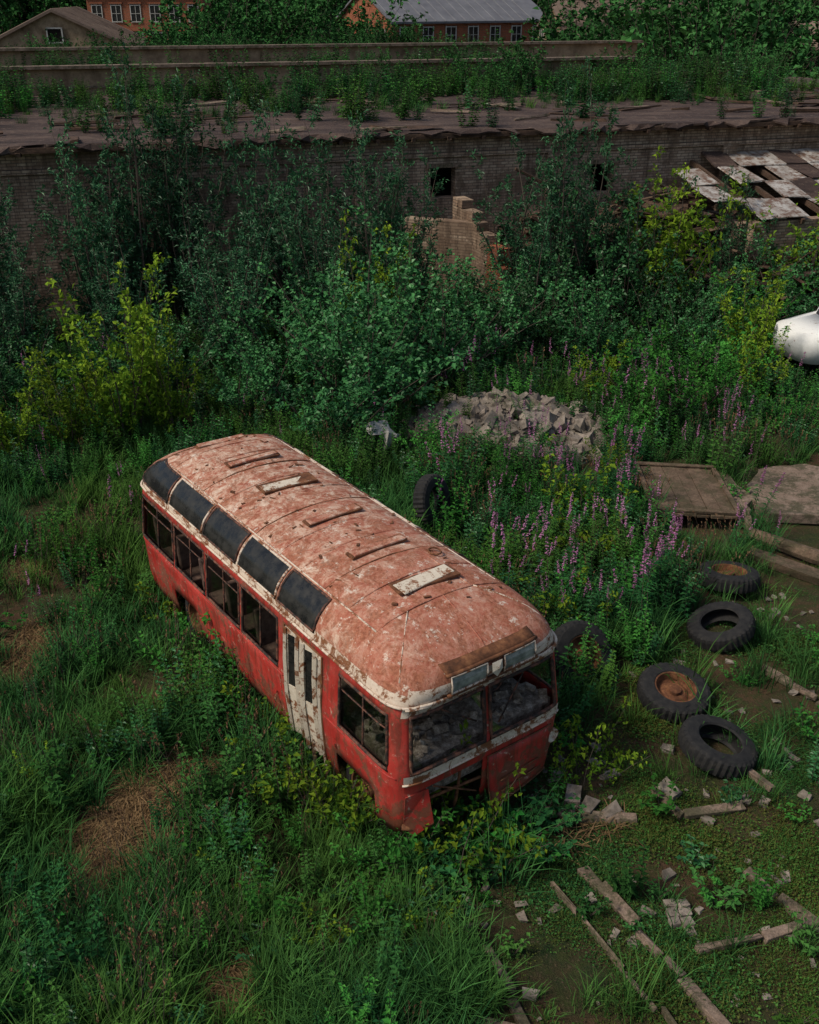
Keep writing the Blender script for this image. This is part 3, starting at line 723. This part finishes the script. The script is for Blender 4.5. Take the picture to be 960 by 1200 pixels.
for k in 'NR': 
    mb.tube([PP(k,x,tz(1.19),.006) for x in np.linspace(-3.4,1.05 if k=='N' else 3.4,30)],.010,5)
    if k=='N': mb.tube([PP(k,x,tz(1.19),.006) for x in np.linspace(2.0,3.4,12)],.010,5)
mb.obj('belt_trim',[M_red],bus,smooth=True)
mb=MB(); patch(mb,'F',-.96,.96,tz(1.0),tz(1.115),.006,20,3); mb.obj('front_band',[M_red],bus,smooth=True)
mb=MB(); patch(mb,'F',-.965,.965,tz(1.12),tz(1.235),.012,20,3)
mb.tube([PP('F',v,tz(1.12),.016) for v in np.linspace(-.98,.98,24)],.012,6)
mb.obj('front_trim',[M_edge],bus,smooth=True)
mb=MB()
for x in(-3.3,-2.36,-.55,-.03,.97,2.05,2.12): mb.tube([PP('N',x,tz(z),.0) for z in(.37,.6,.9,1.15)],.006,4)
mb.tube([PP('N',x,tz(.62),.0) for x in np.linspace(-1.4,1.02,14)],.006,4)
mb.obj('panel_seams',[M_rust],bus)
bend=lambda u,w_: .02+.16*(1-w_)**1.5*(1-u)+.03*(1-w_)
mb=MB(); patch(mb,'F',.0,.80,tz(.36),tz(1.02),bend,14,8); mb.obj('front_access_panel',[M_red],bus,smooth=True,solid=.012)
mb=MB()
mb.tube([PP('F',0,tz(.36)+(tz(1.02)-tz(.36))*w_,bend(0,w_)+.004) for w_ in np.linspace(0,1,9)]+[PP('F',.8*u,tz(1.02),bend(u,1)+.004) for u in np.linspace(.1,1,9)],.010,5)
mb.tube([PP('F',.8*u,tz(.36),bend(u,0)+.004) for u in np.linspace(0,1,12)],.012,5)
for a,b,z_ in((.12,.62,.50),(.12,.62,.64)): mb.tube([PP('F',v,tz(z_),bend(v/.8,(z_-.36)/.66)+.006) for v in np.linspace(a,b,7)],.010,4)
mb.tube(lin('F',-.7,-.04,tz(.8),tz(.72),-.02,6),.02,5)
mb.tube(lin('F',-.35,-.30,tz(.45),tz(1.05),-.02,4),.018,5)
mb.tube(lin('F',-.98,-.5,tz(.55),tz(.36),.05,6),.035,5)
mb.tube(lin('F',-.62,-.12,tz(1.0),tz(.6),.03,6),.012,5)
mb.obj('front_rusty_frame',[M_rust],bus,smooth=True)
mb=MB()
mb.add([PP('F',-.95,tz(.95),.012),PP('F',-.68,tz(.98),.012),PP('F',-.62,tz(.55),.12),PP('F',-.85,tz(.42),.10),PP('F',-.97,tz(.6),.03)],[(0,1,2,3,4)]); mb.obj('torn_front_sheet',[M_red],bus,solid=.01)
def disc(mb,c,nrm,r,mi,d=.03,seg=20):
    q=Vector(nrm).to_track_quat('Z','Y').to_matrix(); vs=[];fs=[]
    for rr,dz in((r,0),(r,d),(r*.8,d*1.1),(r*.75,d*.5),(.001,d*.3)):
        for i in range(seg): a=6.2832*i/seg; vs.append(Vector(c)+q@Vector((rr*math.cos(a),rr*math.sin(a),dz)))
    for j in range(4):
        for i in range(seg): i2=(i+1)%seg; fs.append((j*seg+i,j*seg+i2,(j+1)*seg+i2,(j+1)*seg+i))
    mb.add(vs,fs,mi)
mb=MB(); disc(mb,PP('F',.90,tz(.8),0),(1,.1,0),.09,0,.04); mb.obj('headlamp_ring',[M_edge],bus,smooth=True)
def fx(y,z,o=0.):
    zz,a,b,nn=row(tz(z)); return S+(a-S+o)*(1-min(.999,abs(y)/b)**nn)**(1/nn)
mb=MB(); ycs=np.linspace(-.58,.64,15); sec=[(2.40,.0),(2.375,.04),(2.345,.085),(2.33,.06)]
vs=[];fs=[]
for y in ycs:
    for z,o in sec: vs.append((fx(y,z,o),y,z))
for i in range(14):
    for j in range(3): fs.append((i*4+j,i*4+j+1,(i+1)*4+j+1,(i+1)*4+j))
mb.add(vs,fs); mb.tube([(fx(y,2.335,.07),y,2.335) for y in ycs],.014,6); mb.tube([(fx(y,2.10,.03),y,2.10) for y in ycs],.012,6)
mb.obj('destination_hood',[M_rust],bus,smooth=True,solid=.01)
gl=MB(); bd=MB()
for s0,s1 in((-.54,-.08),(.16,.60)):
    ys_=list(np.linspace(s0,s1,6)); zs_=[2.12,2.18,2.25,2.32]; of=[.02,.03,.045,.07]
    vs=[(fx(y,z,o),y,z) for y in ys_ for z,o in zip(zs_,of)]
    gl.add(vs,[(i*4+j,(i+1)*4+j,(i+1)*4+j+1,i*4+j+1) for i in range(5) for j in range(3)])
    lp=[(fx(y,2.12,.026),y,2.12) for y in ys_]+[(fx(s1,2.22,.045),s1,2.22)]+[(fx(y,2.32,.076),y,2.32) for y in ys_[::-1]]+[(fx(s0,2.22,.045),s0,2.22)]
    bd.tube(lp,.014,5,True)
m,nt,out=new_mat('milky_glass'); bsdf(nt,out,ramp(nt,noise_n(nt,objco(nt),9),[(.4,(.12,.14,.13)),(.7,(.36,.38,.34))]),.3,.5); M_milk=m
gl.obj('destination_windows',[M_milk],bus); bd.obj('destination_frames',[M_edge],bus,smooth=True)
mb=MB(); X=3.53
mb.add([(X,-.03,2.31),(X,.11,2.31),(X+.012,.11,2.2),(X+.012,.04,2.12),(X+.012,-.03,2.2),(X+.04,.04,2.24)],[(0,1,5),(1,2,5),(2,3,5),(3,4,5),(4,0,5)]); mb.obj('badge',[M_cream],bus)
mb=MB(); mb.tube([PP('F',v,tz(2.055),.025) for v in np.linspace(-.97,.97,30)],.018,6); mb.obj('visor_lip',[M_edge],bus,smooth=True)
mb=MB(); gl=MB()
cols=[(1.12,1.33),(1.325,1.52),(1.53,1.725),(1.72,1.93)]
for i,(a,b) in enumerate(cols):
    def pd(x,z,o=0.): 
        tt=(x-a)/(b-a); o2=(.012+(-.055)*tt) if i%2==0 else (-.043+.055*tt)
        return PP('N',x,tz(z),o2+o)
    def quad(x0,x1,z0,z1,o=0.,tgt=mb): tgt.add([pd(x0,z0,o),pd(x1,z0,o),pd(x1,z1,o),pd(x0,z1,o)],[(0,1,2,3)])
    e=.03 if i in(1,2) else .045
    quad(a,b,.38,1.12); quad(a,b,1.84,1.92); quad(a,a+e,1.12,1.84); quad(b-e,b,1.12,1.84)
    quad(a+e,b-e,1.12,1.84,-.01,gl)
    mb.tube([pd(a+.01,z,.008) for z in(.4,1,1.5,1.9)],.009,4); mb.tube([pd(b-.01,z,.008) for z in(.4,1,1.5,1.9)],.009,4)
mb.obj('folding_door',[M_cream],bus,solid=.02); gl.obj('door_glass',[M_sky],bus)
mb=MB()
loop=lin('N',1.1,1.1,tz(.36),tz(1.95),.006)+lin('N',1.1,1.95,tz(1.95),tz(1.95),.006)[1:]+lin('N',1.95,1.95,tz(1.95),tz(.36),.006)[1:]
mb.tube(loop,.016,5); mb.obj('door_frame',[M_rust],bus)
mb=MB(); mb.box((0,0,.72),(6.6,2.2,.05)); mb.box((2.75,0,.96),(1.15,2.05,.4),jit=.03); mb.box((3.12,0,1.2),(.45,2.1,.12),jit=.02)
mb.box((2.9,.1,1.1),(.7,.6,.35),jit=.05,taper=.2)
random.seed(8)
for _ in range(160):
    s=random.uniform(.03,.1); mb.box((random.uniform(2.25,3.3),random.uniform(-1,1),1.22+random.uniform(-.04,.07)),(s*1.8,s,s*.5),rxyz(random.gauss(0,.4),random.gauss(0,.4),random.uniform(0,6)),jit=.01)
mb.obj('floor_and_dashboard',[M_int],bus)
mb=MB()
def seat(x,y):
    mb.box((x,y,.98),(.42,.85,.12)); mb.box((x-.22,y,1.28),(.09,.85,.55),Matrix.Rotation(-.15,3,'Y')); mb.box((x,y,.84),(.3,.7,.2))
for x in(-2.9,-2.1,-1.3,-.5,.3): 
    for y in(-.62,.62): seat(x,y)
seat(1.1,.62); mb.box((2.2,-.45,1.0),(.45,.45,.12)); mb.box((2.0,-.45,1.3),(.08,.45,.5))
mb.obj('seats',[M_seat],bus,bevel=.02)
mb=MB(); cst=Vector((2.8,.5,1.5)); Rm=Matrix.Rotation(.5,3,'Y'); mb.tube([cst+Rm@Vector((.21*math.cos(a),.21*math.sin(a),0)) for a in np.linspace(0,6.283,25)[:-1]],.012,5,True)
for a in(0,2.1,4.2): mb.tube([cst,cst+Rm@Vector((.2*math.cos(a),.2*math.sin(a),0))],.01,4)
mb.tube([cst,cst+Vector((.2,0,-.5))],.02,6); mb.obj('steering_wheel',[M_blk],bus)
for i,(x,y) in enumerate([(-1.85,-.95),(-1.85,.95),(2.6,-.95),(2.6,.95)]):
    mb=MB(); tyre_mesh(mb,Rr=.44,wd=.24,rim=True); o=mb.obj('wheel_%d'%(i+1),[M_rub,M_rust],bus); o.location=(x,y,.40); o.rotation_euler=(rad(90) if y<0 else rad(-90),0,0)
mb=MB(); mb.box((0,.4,.5),(6.2,.12,.16)); mb.box((0,-.4,.5),(6.2,.12,.16)); mb.tube([(-1.85,-.9,.4),(-1.85,.9,.4)],.06,8); mb.tube([(2.6,-.9,.4),(2.6,.9,.4)],.05,8); mb.obj('chassis',[M_rust],bus)
# ------------------------------------------------------------ derelict white van at right edge
van=empty('derelict_white_van',(11.1,24.6,.15),rad(205)); van.scale=(1.1,1.1,1.2)
mb=MB(); vt=[(.45,1.9,.8),(.8,1.95,.85),(1.0,1.9,.84),(1.1,1.2,.78),(1.55,1.0,.68),(1.75,.85,.6),(1.8,.5,.3)]
seg=32
for z,a,b in vt:
    for i in range(seg):
        t=6.2832*i/seg; cx=math.copysign(abs(math.cos(t))**.45,math.cos(t)); cy=math.copysign(abs(math.sin(t))**.45,math.sin(t)); mb.v.append((a*cx-(0 if z<1.05 else .45),b*cy,z))
for j in range(len(vt)-1):
    for i in range(seg):
        if j==3 and (i%8 not in(3,4)): continue
        i2=(i+1)%seg; mb.f.append((j*seg+i,j*seg+i2,(j+1)*seg+i2,(j+1)*seg+i)); mb.m.append(0)
mb.f.append(tuple((len(vt)-1)*seg+i for i in range(seg))); mb.m.append(0)
M_wv=cream_mat('chalky_white_paint',(.6,.6,.57),(.72,.72,.69),.60)
mb.obj('body',[M_wv],van,smooth=True,solid=.02)
for i,(x,y) in enumerate([(-1.2,-.75),(-1.2,.75),(1.2,-.75),(1.2,.75)]):
    mb=MB(); tyre_mesh(mb,Rr=.34,wd=.18,ri=.19,rim=True); o=mb.obj('wheel_%d'%(i+1),[M_rub,M_rust],van); o.location=(x,y,.33); o.rotation_euler=(rad(90) if y<0 else rad(-90),0,0)
mb=MB(); mb.box((-.1,0,.8),(2,1.2,.1)); mb.box((-.4,0,1.1),(.15,1.2,.5)); mb.obj('seats',[M_seat],van)
# ------------------------------------------------------------ buildings
def brick_mat(name,c1,c2,mortar,stain=.6,scale=4.,plaster=None):
    m,nt,out=new_mat(name); c=objco(nt); s_=N(nt,'ShaderNodeSeparateXYZ'); L(nt,c,s_.inputs[0])
    cb=N(nt,'ShaderNodeCombineXYZ'); L(nt,math_n(nt,'ADD',s_.outputs[0],s_.outputs[1]),cb.inputs[0]); L(nt,s_.outputs[2],cb.inputs[1])
    b=N(nt,'ShaderNodeTexBrick'); L(nt,cb.outputs[0],b.inputs['Vector']); b.inputs['Scale'].default_value=scale
    b.inputs['Brick Width'].default_value=1.04; b.inputs['Row Height'].default_value=.34; b.inputs['Mortar Size'].default_value=.04; b.inputs['Bias'].default_value=0
    b.inputs['Color1'].default_value=(*c1,1); b.inputs['Color2'].default_value=(*c2,1); b.inputs['Mortar'].default_value=(*mortar,1)
    n1=noise_n(nt,c,.55,9,.75,.5); n2=noise_n(nt,mapping(nt,c,(2.5,2.5,.5)),1.3,8,.7)
    col=b.outputs[0]
    if plaster: col=mix(nt,math_n(nt,'MULTIPLY',ramp(nt,n1,[(.52,0),(.55,1)]),.7),col,plaster)
    col=mix(nt,math_n(nt,'MULTIPLY',ramp(nt,n2,[(.45,0),(.65,1)]),stain),col,(.06,.040,.03))
    col=mix(nt,.5,col,ramp(nt,noise_n(nt,c,9,6,.7),[(.3,.35),(.7,1.)]),'MULTIPLY')
    bsdf(nt,out,col,.92,.15,bump=math_n(nt,'SUBTRACT',math_n(nt,'MULTIPLY',noise_n(nt,c,12),.6),b.outputs['Fac']),bstr=.6,bdist=.03); return m
M_brick=brick_mat('old_brick',(.52,.40,.29),(.32,.215,.15),(.16,.125,.10),.7,4.,(.19,.13,.09))
M_brickr=brick_mat('red_brick',(.40,.12,.06),(.28,.09,.05),(.22,.16,.12),.3)
M_brickrf=brick_mat('far_red_brick',(.40,.12,.06),(.31,.10,.05),(.25,.15,.1),.25,2)
m,nt,out=new_mat('tar_roof'); c=poscoord(nt); n1=noise_n(nt,mapping(nt,c,(.25,.9,1)),1.2,8,.7); n2=noise_n(nt,c,5,8,.75)
col=ramp(nt,n1,[(.3,(.026,.018,.016)),(.5,(.06,.040,.034)),(.7,(.13,.09,.07))]); col=mix(nt,ramp(nt,n2,[(.55,0),(.68,1)]),col,(.17,.125,.095))
bsdf(nt,out,col,.9,.2,bump=n2,bstr=.8,bdist=.08); M_tar=m
m,nt,out=new_mat('tin_roof'); c=objco(nt); n1=noise_n(nt,mapping(nt,c,(3,.4,1)),1.1,8,.75); n2=noise_n(nt,c,4,8,.75)
col=ramp(nt,n1,[(.3,(.12,.085,.065)),(.45,(.28,.25,.22)),(.6,(.42,.40,.37))]); col=mix(nt,ramp(nt,n2,[(.47,0),(.57,1)]),col,(.13,.075,.05))
bsdf(nt,out,col,.6,.4,bump=n1,bstr=.3,bdist=.02); M_tin=m
m,nt,out=new_mat('grey_metal_roof'); c=objco(nt); bsdf(nt,out,ramp(nt,noise_n(nt,c,.8,6),[(.3,(.09,.09,.10)),(.7,(.15,.15,.16))]),.6,.4); M_gmet=m
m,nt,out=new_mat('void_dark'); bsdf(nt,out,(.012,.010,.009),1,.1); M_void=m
m,nt,out=new_mat('asbestos_roof'); c=objco(nt); bsdf(nt,out,ramp(nt,noise_n(nt,c,.6,7,.7),[(.3,(.08,.055,.045)),(.7,(.21,.155,.12))]),.9,.2); M_asb=m
m,nt,out=new_mat('plaster_tan'); c=objco(nt); bsdf(nt,out,ramp(nt,noise_n(nt,c,.9,8,.75),[(.35,(.12,.08,.05)),(.6,(.34,.25,.16))]),.9,.2); M_plast=m
ang=math.atan2(7.5,25); wk=empty('brick_workshop',(-11,28.6,0),ang)
ops=[(12.15,12.95,3.0,3.9),(4.0,4.9,2.6,3.8),(17.5,18.3,2.9,3.8),(25.2,26.2,2.8,3.8),(-3,-2,2.6,3.9)]
H=4.8
mb=MB(); xs_=sorted(set([-22,36]+[a for o in ops for a in o[:2]]))
for a,b in zip(xs_[:-1],xs_[1:]):
    o=[q for q in ops if abs(q[0]-a)<1e-6 and abs(q[1]-b)<1e-6]
    if o:
        z0_,z1_=o[0][2:]; mb.box(((a+b)/2,.2,z0_/2-.25),(b-a,.4,z0_+.5)); mb.box(((a+b)/2,.2,(z1_+H)/2),(b-a,.4,H-z1_))
        mb.box(((a+b)/2,.15,z1_+.06),(b-a+.3,.52,.12),mi=1)
    else: mb.box(((a+b)/2,.2,H/2-.25),(b-a,.4,H+.5))
mb.obj('front_wall',[M_brick,M_conc],wk)
mb=MB()
for x in np.arange(-21,36,6.2): mb.box((x,-.06,2.1),(.5,.14,4.2),jit=.01)
mb.box((7,-.04,4.27),(58,.1,.12)); mb.obj('piers',[M_brick],wk)
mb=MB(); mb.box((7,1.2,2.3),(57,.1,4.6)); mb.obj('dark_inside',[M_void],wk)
mb=MB(); random.seed(19)
gx=np.arange(-22.5,36.6,.3); gy=np.concatenate([[-.45,-.3],np.arange(0,16.1,1.0)]); nx_=len(gx)
for j,y in enumerate(gy):
    for x in gx:
        e=(random.gauss(0,.14)+.2*noise.noise(Vector((x*.5,0,3)))) if y<0 else 0
        zz=H+.16+.06*noise.noise(Vector((x*.4,y*.5,0)))+.03*random.random()-(.16*random.random()+.1*abs(noise.noise(Vector((x*.3,0,9)))) if j==0 else 0)
        mb.v.append((x,y+e*(j==0),zz))
for j in range(len(gy)-1):
    for i in range(nx_-1): mb.f.append((j*nx_+i,j*nx_+i+1,(j+1)*nx_+i+1,(j+1)*nx_+i)); mb.m.append(0)
mb.obj('roof_sheet',[M_tar],wk,solid=.06)
mb=MB(); mb.box((7,-.1,H+.04),(58,.5,.14),jit=.02)
for x in np.arange(-21.5,35,1.1): mb.box((x,-.28,H-.03),(.12,.3,.1),jit=.02)
mb.obj('cornice',[M_darkwood],wk)
mb=MB(); random.seed(9)
for _ in range(150):
    x=random.uniform(-20,34); y=random.uniform(.0,14); l=random.uniform(.4,2.2); mb.box((x,y,H+.24),(l,random.uniform(.06,.35),.05),rxyz(random.gauss(0,.03),random.gauss(0,.03),random.choice([0,0,1.57])+random.gauss(0,.3)),mi=random.choice([0,0,0,0,1]),jit=.03)
mb.obj('roof_debris',[M_darkwood,M_conc],wk)
mb=MB(); mb.box((2,16.1,H+.6),(50,.3,1.1)); mb.box((2,15.98,H+1.2),(50.4,.6,.12),mi=1); mb.box((2,16.0,H+.45),(50,.22,.08),mi=1)
mb.box((2,23.8,H+.3),(50,15,.5),mi=2); mb.box((5,23,H+1.05),(52,.3,1.0)); mb.box((5,22.9,H+1.6),(52.4,.6,.12),mi=1)
mb.box((31,19,H-.1),(8,.3,.7)); mb.box((31,18.95,H+.3),(8.2,.5,.1),mi=1)
mb.obj('upper_parapet',[M_plast,M_conc,M_tar],wk)
mb=MB(); mb.box((7,17,2.3),(57.5,31,4.5)); mb.obj('core_walls',[M_brick],wk)
mb=MB(); random.seed(31)
cxy=Vector((1.55,31.6)); dxy=Vector((.42,-1)).normalized(); aa=math.atan2(dxy.y,dxy.x)
for c_ in range(10):
    topz=3.3-.15*c_+random.uniform(-.15,.2)
    for r_ in range(int(topz/.24)):
        p=cxy+dxy*(c_*.34); mb.box((p.x,p.y,r_*.24+.12),(.335,.38,.235),rotz(aa),mi=1 if (c_>6 and random.random()<.8) else 0,jit=.012)
mb.box((1.0,30.9,1.3),(.35,2.3,2.6),rotz(1.2)); mb.obj('ruined_brick_wall',[M_brick,M_brickr])
def wkp(x,y,z): return Vector((-11+x*math.cos(ang)-y*math.sin(ang),28.6+x*math.sin(ang)+y*math.cos(ang),z))
ax=empty('annex_shed',wkp(0,0,0),ang)
mb=MB(); random.seed(14)
mb.box((27,-4.6,1.35),(13,.35,2.7)); mb.box((20.8,-2.4,1.25),(.35,4.2,2.5)); mb.obj('walls',[M_brick],ax)
mb=MB()
for i in range(20):
    x0=20.2+i*.82
    for j in range(4):
        if random.random()<(.35 if i<4 else .04): continue
        y=-4.75+j*1.22; mb.box((x0+random.gauss(0,.03),y+.55,2.95+(j*1.22)*.24+.03*random.random()),(.86,1.34,.025),rxyz(.22+random.gauss(0,.03),random.gauss(0,.03),random.gauss(0,.05)),mi=1 if random.random()<.15 else 0,jit=.03)
mb.obj('tin_sheets',[M_tin,M_tar],ax)
mb=MB()
for i in range(14): mb.box((21+i,-2.5,2.92+.28),(.1,4.9,.14),rxyz(.22,0,random.gauss(0,.02)))
mb.obj('rafters',[M_darkwood],ax)
mb=MB(); random.seed(77)
def heap(cx,cy,rx,ry,h,n_,ang0=0.):
    for _ in range(n_):
        a=random.uniform(0,6.28); r=math.sqrt(random.random()); p=wkp(cx+math.cos(a)*r*rx,cy+math.sin(a)*r*ry,0)
        z=h*(1-r*.55)*random.uniform(.6,1.05); l=random.uniform(.7,2.8)
        mb.box((p.x,p.y,z),(l,random.choice([.1,.14,.3,.6]),.06),rxyz(random.gauss(0,.3),random.gauss(0,.28),ang0+random.gauss(0,.7)),mi=random.choice([0,0,0,1,2]),jit=.02)
heap(19.2,-1.8,3.0,1.6,3.6,220,ang); heap(15.8,-1.2,2.4,1.1,3.3,140,ang+.4); heap(22,-5.4,4,.9,2.0,140,ang)
for cx,cy,hh in[(19.4,-1.6,2.4),(16.0,-1.1,2.3)]:
    p=wkp(cx,cy,hh/2); mb.box(p,(4.4,1.8,hh),rotz(ang),mi=0,taper=.35,jit=.15)
mb.obj('collapsed_roof_timbers',[M_darkwood,M_tar,M_board])
# ------------------------------------------------------------ plants on roofs & behind
random.seed(55)
pts=[]
for _ in range(1700):
    x=random.uniform(-14,34); y=random.uniform(6,15.6) if random.random()<.8 else random.uniform(0,6)
    if nz(x,y,.35,12)+.08*(y-9)/3<.05 and random.random()<.92: continue
    pts.append(tuple(wkp(x,y,H+.15)))
for _ in range(1200):
    x=random.uniform(-22,25); y=random.uniform(17,28)
    if nz(x,y,.3,2)<-.1: continue
    pts.append(tuple(wkp(x,y,H+.5)))
scatter('roof_weeds',pts,C_nettle,.7,1.5)
pts=[tuple(wkp(random.uniform(-14,34),random.uniform(5,15.8),H+.15)) for _ in range(1600)]
pts=[p for p in pts if nz(p[0],p[1],.3,70)>.0]
scatter('roof_grass',pts,C_grass,.5,1.1)
pts=[tuple(wkp(random.uniform(-20,22),random.uniform(24,34),H+.3)) for _ in range(120)]+[tuple(wkp(random.uniform(8,34),random.uniform(11,16),H+.1)) for _ in range(26)]
scatter('roof_saplings',pts,C_tree,.25,.5)
pts=[]
for _ in range(620):
    y=random.uniform(66,112); x=random.uniform(-.46*y,.5*y)
    if -33<x<-16 and 62<y<92: continue
    pts.append((x,y,0))
scatter('tree_line',pts,C_tree,.8,1.2)
pts=[(random.uniform(15,38),random.uniform(66,112),0) for _ in range(120)]+[(random.uniform(-22,-4),random.uniform(100,122),0) for _ in range(50)]+[(random.uniform(15,21),random.uniform(62,76),0) for _ in range(16)]
scatter('tall_trees',pts,C_tree,1.6,2.4)
pts=[(random.uniform(-200,200),random.uniform(170,210),0) for _ in range(300)]
scatter('distant_trees',pts,C_tree,3,4.5)
def gable(name,loc,rz,Lx,Ly,eave,ridge,wm,rm,wins=0,wz=(),overh=.4):
    e=empty(name,loc,rz); mb=MB()
    mb.box((0,0,eave/2),(Lx,Ly,eave)); hx=Lx/2; hy=Ly/2
    mb.add([(-hx,-hy,eave),(-hx,hy,eave),(-hx,0,ridge-.15),(hx,-hy,eave),(hx,hy,eave),(hx,0,ridge-.15)],[(0,2,1),(3,4,5)])
    mb.obj('walls',[wm],e)
    mb=MB(); o=overh
    for s in(-1,1):
        dy=hy+o; sl_=(ridge-eave)/hy; zl=eave-o*sl_
        mb.add([(-hx-o,0,ridge),(hx+o,0,ridge),(hx+o,s*dy,zl),(-hx-o,s*dy,zl),(-hx-o,0,ridge-.2),(hx+o,0,ridge-.2),(hx+o,s*dy,zl-.2),(-hx-o,s*dy,zl-.2)],[(0,1,2,3),(4,7,6,5),(0,3,7,4),(1,5,6,2),(3,2,6,7)])
    for i in range(int(Lx/1.2)): 
        x=-hx+i*1.2
        for s in (-1,1): mb.tube([(x,0,ridge+.02),(x,s*(hy+o),eave-o*(ridge-eave)/hy+.02)],.04,4)
    mb.obj('roof',[rm],e)
    if wins:
        f=MB();g=MB()
        for rowz in wz:
            for i in range(wins):
                x=-hx+(i+.5)*Lx/wins; a,b=rowz
                g.box((x,-hy-.01,(a+b)/2),(1.1,.08,b-a))
                for dx in(-.6,.6,0): f.box((x+dx,-hy-.06,(a+b)/2),(.1 if dx else .06,.1,b-a+.2))
                for z in(a,b,(a+b)/2): f.box((x,-hy-.065,z),(1.3,.11,.1 if z!=(a+b)/2 else .05))
                f.box((x,-hy-.1,b+.25),(1.6,.2,.18),mi=1)
        for i in range(3):
            y=-hy+(i+.5)*Ly/3
            g.box((-(hx+.01),y,4.7),(.08,1.1,1.6)) 
            for dy in(-.6,.6,0): f.box((-(hx+.06),y+dy,4.7),(.1,.1,1.8))
        f.obj('window_frames',[M_white,wm],e); g.obj('window_glass',[M_sky],e)
    return e
gable('brick_factory',(3.6,126,0),rad(27),19,14,6.4,9.4,M_brickrf,M_gmet,7,[(4.1,5.7),(1.5,3.1)])
gable('brick_house',(-32,142,0),rad(0),14,10,9,11.5,M_brickrf,M_gmet,6,[(5.8,7.6),(3,4.6)])
e=gable('old_barn',(-28.5,94,0),rad(100),18,11,5.2,7.7,M_plast,M_asb,0)
mb=MB(); mb.box((-9.05,0,5.9),(.1,1.0,.9),mi=0)
for yy in(-.55,.55): mb.box((-9.12,yy,5.9),(.1,.1,1.1),mi=1)
for zz in(5.4,6.4): mb.box((-9.12,0,zz),(.1,1.2,.1),mi=1)
mb.obj('attic_window',[M_void,M_white],e)
gable('long_shed',(29.5,76,0),rad(-62),18,8,4.6,7.0,M_plast,M_asb,0)
gable('grey_warehouse',(21,112,0),rad(10),14,10,5.4,8.2,M_plast,M_asb,5,[(2.5,3.8)])
